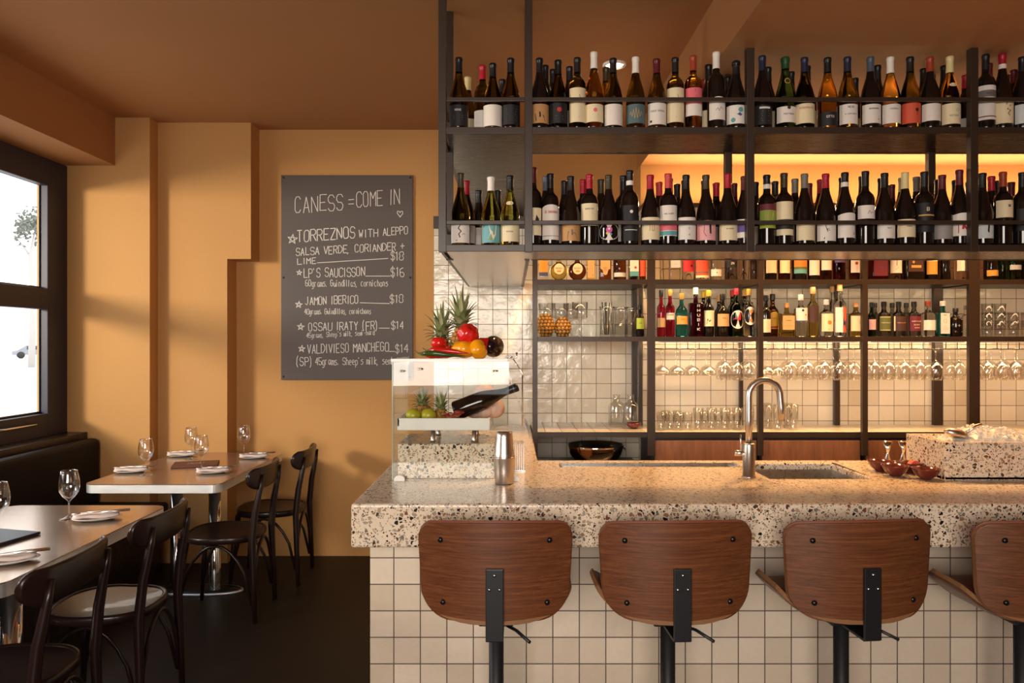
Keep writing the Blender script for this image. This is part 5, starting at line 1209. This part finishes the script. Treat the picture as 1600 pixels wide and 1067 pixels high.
LOB = [(729, 283, 'b', 'dark', 'red'), (748, 298, 'b', 'dark', 'black'), (778, 298, 'b', 'dark', 'black'), (786, 300, 'b', 'olive', 'black'), (853, 276, 'b', 'dark', 'slate'), (882, 283, 'b', 'dark', 'black'), (911, 281, 'o', 'dark', 'red'), (936, 281, 'b', 'dark', 'olive'), (974, 275, 'o', 'dark', 'black'), (1030, 285, 'b', 'dark', 'coral'), (1037, 279, 'b', 'dark', 'coral'), (1058, 288, 'b', 'dark', 'black'), (1064, 282, 'b', 'dark', 'black'), (1095, 282, 'b', 'dark', 'olive'), (1119, 286, 'o', 'dark', 'red'), (1147, 287, 'b', 'dark', 'maroon'), (1180, 285, 'b', 'dark', 'black'),
       (1190, 280, 'b', 'dark', 'black'), (1208, 284, 'b', 'dark', 'black'), (1242, 280, 'o', 'dark', 'grey'), (1264, 287, 'b', 'dark', 'maroon'), (1273, 281, 'b', 'dark', 'red'), (1307, 278, 'b', 'dark', 'black'), (1341, 276, 'b', 'dark', 'olive'), (1368, 279, 'b', 'dark', 'black'), (1393, 289, 'b', 'dark', 'maroon'), (1400, 278, 'b', 'dark', 'cream'), (1429, 277, 'o', 'dark', 'grey'), (1466, 281, 'b', 'dark', 'black'), (1484, 282, 'b', 'dark', 'black'), (1508, 279, 'o', 'dark', 'maroon'), (1514, 281, 'b', 'dark', 'olive'), (1543, 276, 'b', 'dark', 'red'), (1553, 283, 'o', 'dark', 'black'), (1580, 285, 'o', 'dark', 'maroon')]
gname = {'olive': 'olive', 'amber': 'amber', 'leaf': 'green', 'green': 'green', 'pale': 'pale', 'dark': 'dark'}
def rowof(front, back, zb, where, grp):
    DF = 3.272; FR = []
    for (px, top, kd, gl, cap, lab, words, ex) in front:
        d = DF+(.0 if kd != 'c' else .004); x = X(px, d); h = min(.345, Z(top, d)-zb)
        paper, y0, y1, marks = lab; z0 = max(.012, Z(y0, d-.04)-zb); z1 = Z(y1, d-.04)-zb
        lb = f"{gname[gl]} wine bottle, {cap} cap, {words}, {where}, {bay(px)}"
        wine(x, d, zb+.001, h, kd, gl, cap, (paper, z0, z1, marks), lb, 'wine bottles on the '+grp, rnd.uniform(-.12, .12), **ex); FR.append((px, words))
    for (px, top, kd, gl, cap) in back:
        d = min(max(3.362, (zb+.318-H)*F/(533-top)), 3.49); ok = False
        for dd in (0, .03, .06, .09, .12, -.03):
            for sx in (0, 3, -3, 6, -6, 9, -9):
                y = min(3.50, d+dd); x = X(px+sx, y)
                if all((x-a)**2+(y-b)**2 > (.0415+r+.0015)**2 for a, b, r, z in PLACED if abs(z-zb) < .05): ok = True; break
            if ok: break
        if not ok: continue
        n = min(FR, key=lambda f: abs(f[0]-px)); side = 'left of' if px < n[0]-2 else ('right of' if px > n[0]+2 else 'behind')
        w2 = n[1]; lb = f"rear {gname[gl]} wine bottle, {cap} cap, {side} the {w2}"
        h = min(.33, Z(top, y)-zb)
        wine(x, y, zb+.001, h, kd, gl, cap, ('white' if rnd.random() < .6 else 'cream', .03, .11, [K(2, .3, .6)]), lb, 'wine bottles on the '+grp, 0)
rowof(UP, UPB, U, 'top shelf', 'upper hanging shelf')
rowof(LO, LOB, L, 'lower shelf', 'lower hanging shelf')

# ------------------------------------------------------------------ spirits on the back bar
def spirit(px, wpx, zb, h, kind, glass, cap, lab, label, d=4.80, neckh=.3, level=None, liquid=None):
    r = wpx*d/F/2; x = X(px, d)
    while any((x-a)**2+(d-b)**2 < (r+q+.001)**2 for a, b, q, z in PLACED if abs(z-zb) < .05) and r > .022: r -= .002
    if any((x-a)**2+(d-b)**2 < (r+q)**2 for a, b, q, z in PLACED if abs(z-zb) < .05): d += .11; r = wpx*d/F/2
    mb = MB(); nr = min(.014, r*.42); b = h*(1-neckh); g = GLS[glass]; hb = h*.93
    if kind in ('c', 't'):
        sh = .5*r if kind == 'c' else 1.1*r
        mb.lathe([(0, .005), (r*.8, .004), (r*.88, 0), (r, .008), (r, b-sh), (r*.93, b-sh*.55), (r*.6, b-sh*.15), (nr*1.2, b+.004), (nr, b+.02), (nr, hb), (0, hb)], g, 26)
    elif kind == 's':
        t = bmesh.new(); bmesh.ops.create_cube(t, size=1)
        for v in t.verts: v.co = Vector((v.co.x*2*r*.97, v.co.y*2*r*.8, (v.co.z+.5)*(b-.004)))
        bmesh.ops.bevel(t, geom=t.edges[:], offset=min(.008, r*.25), segments=3, profile=.5, affect='EDGES'); mb.merge(t, g, True)
        mb.lathe([(nr*1.25, b-.008), (nr*1.1, b+.006), (nr, b+.014), (nr, hb), (0, hb)], g, 20)
    elif kind == 'f':   # flat round flask
        mb.blob((0, 0, r*1.02), (r, r*.55, r*1.02), g, 28, 18); mb.lathe([(nr*1.5, 2*r*.97), (nr, 2*r+.015), (nr, hb), (0, hb)], g, 20)
    o = mb.build('spirit_bottle', None, (x, d, zb+.001)); tag(o, label, 'bottle', 'spirit bottles on the back bar'); PLACED.append((x, d, r, zb))
    mb = MB(); cr = nr+.003; mb.lathe([(cr, h*.86), (cr, h*.985), (cr*.85, h), (0, h)], CAP[cap], 18); mb.build('cap', o)
    if lab:
        paper, a, c, marks = lab; fl = None
        if kind == 's': fl = (-r*.8, r*.80)
        if kind == 'f': fl = (-r*.56, r*.55)
        label_mesh(r, a*h, c*h, PAP[paper], marks, 1.1, fl).build('paper_label', o, norm=False)
    return o
T = S1+.0005; HT = .27
TOPS = [ (849, 17, 's', 'clear', 'black', ('gold', .10, .5, [('r', -1, 1, 0, .22, 'blue')]), 'gold label with blue foot band, far left of the top spirit shelf'),
 (873, 28, 'f', 'gold', 'black', ('cream', .14, .40, [('shape', 'oval'), ('t', 'NEGRO', .55, .010, 'grey'), ('r', -.4, .4, .2, .35, 'orange')]), 'round pale flask with oval cream label'),
 (902, 28, 'f', 'brown', 'black', ('cream', .14, .40, [('shape', 'oval'), ('t', 'NEGRO', .55, .010, 'grey'), ('r', -.4, .4, .2, .35, 'orange')]), 'round dark flask with oval cream label'),
 (923, 18, 's', 'gold', 'black', ('tan', .06, .5, [K(3, .5, .8), ('o', .01, .15, .005, 'grey')]), 'square bottle with tan label beside dark flask'),
 (945, 19, 's', 'brown', 'black', ('tan', .12, .55, [('shape', 'shield'), ('o', 0, .35, .012, 'brown'), ('t', 'R', .35, .010, 'brown')]), 'brown bottle with tan shield label'),
 (968, 20, 'c', 'brown', 'black', ('silver', .08, .18, [K(2, .3, .6)]), 'brown bottle with horseshoe emblem'),
 (990, 17, 's', 'smoke', 'black', ('white', .10, .55, [('d', .008, .45, .008, 'red'), ('r', -1, 1, .0, .25, 'teal')]), 'smoky bottle with white label and red dot'),
 (1004, 10, 'c', 'brown', 'black', ('orange', .1, .5, []), 'slim bottle with orange label beside the wide post'),
 (1038, 13, 's', 'clear', 'wood', None, 'slim clear bottle right of the wide post'), (1054, 19, 's', 'clear', 'wood', ('silver', .3, .5, [K(1, .4, .5)]), 'clear square bottle with faint silver label'),
 (1075, 19, 'c', 'clear', 'black', ('red', .20, .55, [('d', .014, .4, .008, 'dark')]), 'clear bottle with red label and dark spot'), (1096, 22, 'c', 'clear', 'black', ('orange', .06, .5, [('t', 'LIN', .8, .006, 'brown'), ('r', -1, 1, .25, .32, 'grey'), ('r', -1, 1, 0, .12, 'cream')]), 'clear bottle with salmon label'),
 (1118, 18, 'c', 'clear', 'black', ('white', .10, .26, [('d', 0, .5, .004, 'brown')]), 'clear bottle with low cream label and red top band'), (1142, 19, 'c', 'smoke', 'black', ('black', .3, .5, [('t', 'ZN', .5, .012, 'white')]), 'smoky bottle with black label band'),
 (1161, 17, 'c', 'clear', 'black', None, 'unlabelled clear bottle left of the narrow post'), (1178, 12, 'c', 'smoke', 'black', None, 'slim smoky bottle touching the narrow post'),
 (1204, 18, 'c', 'dark', 'black', ('cream', .17, .55, [K(2, .3, .5)]), 'dark bottle with cream label right of the narrow post'), (1225, 18, 'c', 'brown', 'black', ('cream', .17, .55, [K(2, .3, .5)]), 'brown bottle with cream label, second after the narrow post'),
 (1249, 22, 'c', 'dark', 'black', ('green', .16, .55, [('r', -1, 1, .4, 1, 'orange'), ('r', -1, 1, .0, .25, 'teal')]), 'dark bottle with orange and teal label'), (1271, 18, 'c', 'dark', 'black', ('white', .12, .55, [K(2, .3, .5)]), 'dark bottle with long white label'),
 (1290, 18, 'c', 'brown', 'black', ('white', .24, .6, [K(2, .2, .4)]), 'brown bottle with high white label'), (1311, 19, 'c', 'plum', 'black', ('purple', .42, .6, []), 'plum bottle with purple label'), (1335, 16, 'c', 'brown', 'black', ('white', .18, .55, [('d', 0, .6, .010, 'red')]), 'brown bottle with red dot label'),
 (1371, 27, 's', 'plum', 'black', ('maroon', .1, .6, [('t', 'ABSD', .4, .009, 'purple')]), 'wide maroon box bottle'), (1398, 20, 'c', 'smoke', 'black', ('white', .17, .6, [('s', [(-.4, .7), (-.1, .8), (-.2, .4)], 'dark', .003), ('s', [(-.3, .2), (.1, .3)], 'dark', .003)]), 'bottle with brush stroke label'),
 (1425, 29, 's', 'dark', 'black', ('brown', .20, .5, [('d', -.015, .75, .008, 'gold'), ('r', -.6, .7, .3, .5, 'gold')]), 'broad dark bottle with gold print'), (1454, 19, 'c', 'dark', 'black', ('gold', .14, .55, [('r', -1, 1, .75, 1, 'cream'), ('t', 'CARON', .85, .006, 'brown')]), 'dark bottle with amber tub shaped label'),
 (1477, 15, 'c', 'dark', 'black', None, 'slim black unlabelled bottle'), (1502, 21, 'c', 'clear', 'black', ('white', .22, .55, [('t', 'SOL', .85, .007, 'dark'), ('d', 0, .3, .007, 'cream')]), 'clear bottle with white label beside the thick post'),
 (1548, 20, 'c', 'dark', 'black', ('gold', .10, .24, [K(1, .4, .6)]), 'dark bottle with narrow gold label past the thick post'), (1566, 14, 'c', 'green', 'black', None, 'green bottle behind past the thick post'), (1584, 20, 'c', 'green', 'black', ('silver', .25, .36, [K(1, .4, .6)]), 'green bottle with slim silver label'), (1603, 14, 'c', 'dark', 'black', None, 'dark bottle cut by the right picture edge')]
for px, w, kd, gl, cap, lab, lb in TOPS:
    spirit(px, w, T, HT, kd, gl, cap, lab, lb if 'bottle' in lb or 'flask' in lb else 'spirit bottle with '+lb)
B2 = S2+.0005
hh = lambda top, d=4.80: Z(top, d)-B2
MIDS = [ (1033, 13, 453, 't', 'ruby', 'black', ('tan', .2, .4, [K(2, .3, .6)]), 'slim red aperitif bottle with black cap beside wide post', 0),
 (1047, 18, 452, 't', 'ruby', 'gold', ('white', .36, .50, [('t', 'CAMARI', .7, .008, 'dark')]), 'red liqueur bottle with white band label', 0), (1065, 19, 458, 't', 'blue', 'gold', ('gold', .28, .47, [('t', 'MONTE', .6, .006, 'brown')]), 'teal bottle with gold label', 0),
 (1087, 22, 449, 's', 'plum', 'white', None, 'square dark red bottle with tall white vertical letters', 0), (1107, 17, 453, 't', 'dark', 'yellow', ('cream', .22, .56, [('p', [(-.7, .1), (-.5, .5), (.2, .4), (.7, .2)], 'navy'), K(1, .8, .9)]), 'dark bottle with yellow cap and picture label', 0),
 (1099, 13, 455, 't', 'dark', 'yellow', None, 'second yellow capped bottle in the row behind', 1), (1129, 20, 459, 't', 'dark', 'black', ('tan', .24, .53, [('t', 'PAS', .65, .008, 'brown'), K(2, .2, .4)]), 'dark bottle with tan label and black neck', 0),
 (1123, 13, 462, 't', 'dark', 'wood', None, 'dark bottle with wooden cap in the row behind', 1), (1150, 21, 450, 't', 'green', 'red', ('white', .16, .54, [('shape', 'oval'), ('p', [(-.3, .2), (.5, .5), (.6, .9), (.1, .7)], 'red'), ('s', [(-.7, .5), (-.4, .6), (0, .45), (.5, .55)], 'red', .003)]), 'green vermouth bottle with red cap', 0),
 (1144, 13, 453, 't', 'green', 'red', None, 'second red capped green bottle behind the first', 1), (1170, 20, 451, 't', 'clear', 'gold', ('white', .24, .62, [('shape', 'oval'), ('d', .006, .75, .012, 'orange'), ('d', .004, .25, .010, 'orange'), ('t', 'MARTIN', .52, .006, 'red')]), 'clear vermouth bottle with orange label', 0),
 (1163, 13, 452, 't', 'dark', 'gold', None, 'gold capped bottle in the row behind', 1), (1182, 11, 470, 't', 'dark', 'black', ('cream', .1, .5, [K(2, .3, .6)]), 'dark bottle with cream label touching the narrow post', 0),
 (1197, 14, 461, 't', 'dark', 'black', ('cream', .1, .42, [K(2, .3, .6)]), 'black capped bottle with cream label right of the post', 0), (1207, 18, 459, 't', 'brown', 'black', ('yellow', .18, .58, [('arch', .25), ('t', 'AMARO', .62, .006, 'red'), ('r', -.8, .8, .05, .16, 'red')]), 'brown bottle with bright yellow label', 1),
 (1229, 23, 473, 's', 'gold', 'wood', ('tan', .20, .62, [('t', 'DISARONNO', .65, .004, 'brown'), K(1, .3, .5)]), 'square amber bottle with tan label', 0), (1251, 21, 460, 'c', 'clear', 'white', ('white', .38, .68, [('r', -1, 1, -.10, .0, 'blue'), ('d', 0, .8, .008, 'navy'), ('r', .3, .5, .4, .5, 'red')]), 'clear bottle with white label and blue band', 0),
 (1270, 18, 448, 't', 'gold', 'wood', ('brown', .28, .62, []), 'tall golden elderflower bottle with dark strip', 0), (1291, 20, 468, 'c', 'clear', 'white', ('cream', .14, .62, [('d', .006, .5, .013, 'orange'), ('t', 'IN', .12, .006, 'orange')]), 'short clear bottle with orange sun label', 0),
 (1300, 14, 445, 't', 'clear', 'wood', None, 'tall clear bottle in the row behind the sun label', 1), (1312, 19, 443, 't', 'clear', 'wood', ('orange', .08, .55, [('r', -1, .1, 0, 1, 'white'), ('p', [(.1, .2), (.2, .6), (.9, .5), (.8, .15)], 'navy'), ('t', 'S', .86, .012, 'navy')]), 'tallest clear bottle with orange and navy label', 0),
 (1337, 21, 472, 'c', 'gold', 'wood', ('cream', .16, .60, [('s', [(.1, .6), (.4, .75), (.2, .5), (.5, .45)], 'brown'), K(1, .25, .3)]), 'round shouldered bottle with cream label and wooden stopper', 0),
 (1362, 12, 472, 't', 'green', 'black', ('pink', .2, .5, [K(2, .3, .6)]), 'green bottle with pink label right of its post', 0), (1381, 19, 471, 'c', 'smoke', 'black', ('green', .16, .58, [('t', 'FOUR PILLARS', .55, .006, 'cream'), ('r', -.9, .9, .05, .08, 'cream'), ('r', -.9, .9, .92, .95, 'cream')]), 'squat bottle with olive green label', 0),
 (1367, 14, 473, 'c', 'smoke', 'black', None, 'black capped bottle behind the olive green label', 1), (1404, 21, 471, 'c', 'smoke', 'black', ('brown', .16, .58, [('r', -1, -.8, 0, 1, 'cream'), ('t', 'FOUR PILLARS', .55, .005, 'tan' if 'tan' in COL else 'gold')]), 'squat bottle with dark brown label', 0),
 (1394, 14, 473, 'c', 'smoke', 'black', None, 'black capped bottle behind the dark brown label', 1), (1428, 20, 471, 'c', 'smoke', 'black', ('maroon', .16, .58, [('t', 'FOUR PILLARS', .65, .006, 'cream'), ('t', 'BLOODY', .42, .007, 'cream'), ('t', 'SHIRAZ', .22, .006, 'cream')]), 'squat bottle with maroon label', 0),
 (1416, 14, 473, 'c', 'smoke', 'black', None, 'black capped bottle behind the maroon label', 1), (1450, 21, 470, 'c', 'clear', 'copper', ('white', .18, .46, [K(1, .6, .7)]), 'clear bottle with wide white label and copper cap', 0),
 (1473, 18, 470, 's', 'blue', 'white', ('white', .08, .66, [('o', 0, .62, .011, 'dark'), ('t', 'BOMBAY', .9, .004, 'dark'), K(3, .2, .35)]), 'square turquoise gin bottle', 0), (1493, 20, 481, 'c', 'dark', 'black', ('tan', .15, .62, [('shape', 'hex'), ('t', 'HENDRIX', .5, .004, 'grey')]), 'dark squat bottle with diamond label', 0),
 (1509, 11, 477, 'c', 'clear', 'grey', None, 'slim clear bottle beside the thick post', 0), (1000, 13, 476, 't', 'dark', 'black', ('lime', .24, .58, [('t', 'LD', .55, .010, 'dark')]), 'slim dark bottle with lime green label beside wide post', 0)]
for px, w, top, kd, gl, cap, lab, lb, back in MIDS:
    d = 4.80 if not back else 4.93
    o = spirit(px, w, B2, hh(top, d), kd, gl, cap, lab, lb, d)
    if 'vertical letters' in lb:
        mb = MB(); r = 22*4.8/F/2; h = hh(top)
        for k, c in enumerate('RHUBIK'):
            for s in strokes(c, .002, h*(.60-.095*k), .018, .015): ribbon(mb, s, .0026, COL['white'], lambda u, v: Vector((u, -r*.8-.0012, v)))
        mb.build('lettering', o, norm=False)
# bottle lying in the display case
r, prof = profile('c', .31)
o = thing('wine_bottle', 'big black wine bottle lying tilted inside the glass case', 'bottle', (-.262, 3.385, TRZ+.0425))
R_ = Matrix.Rotation(math.radians(69), 4, 'Y')
mb = MB(); mb.lathe(prof, GLS['dark'], 28, (0, 0, 0), True, R_); mb.build('glass_body', o)
mb = MB(); mb.lathe([(.017, .31*.8), (.0193, .31*.94), (.0193, .31*.985), (.016, .311), (0, .311)], CAP['black'], 20, (0, 0, 0), True, R_); mb.build('capsule', o)
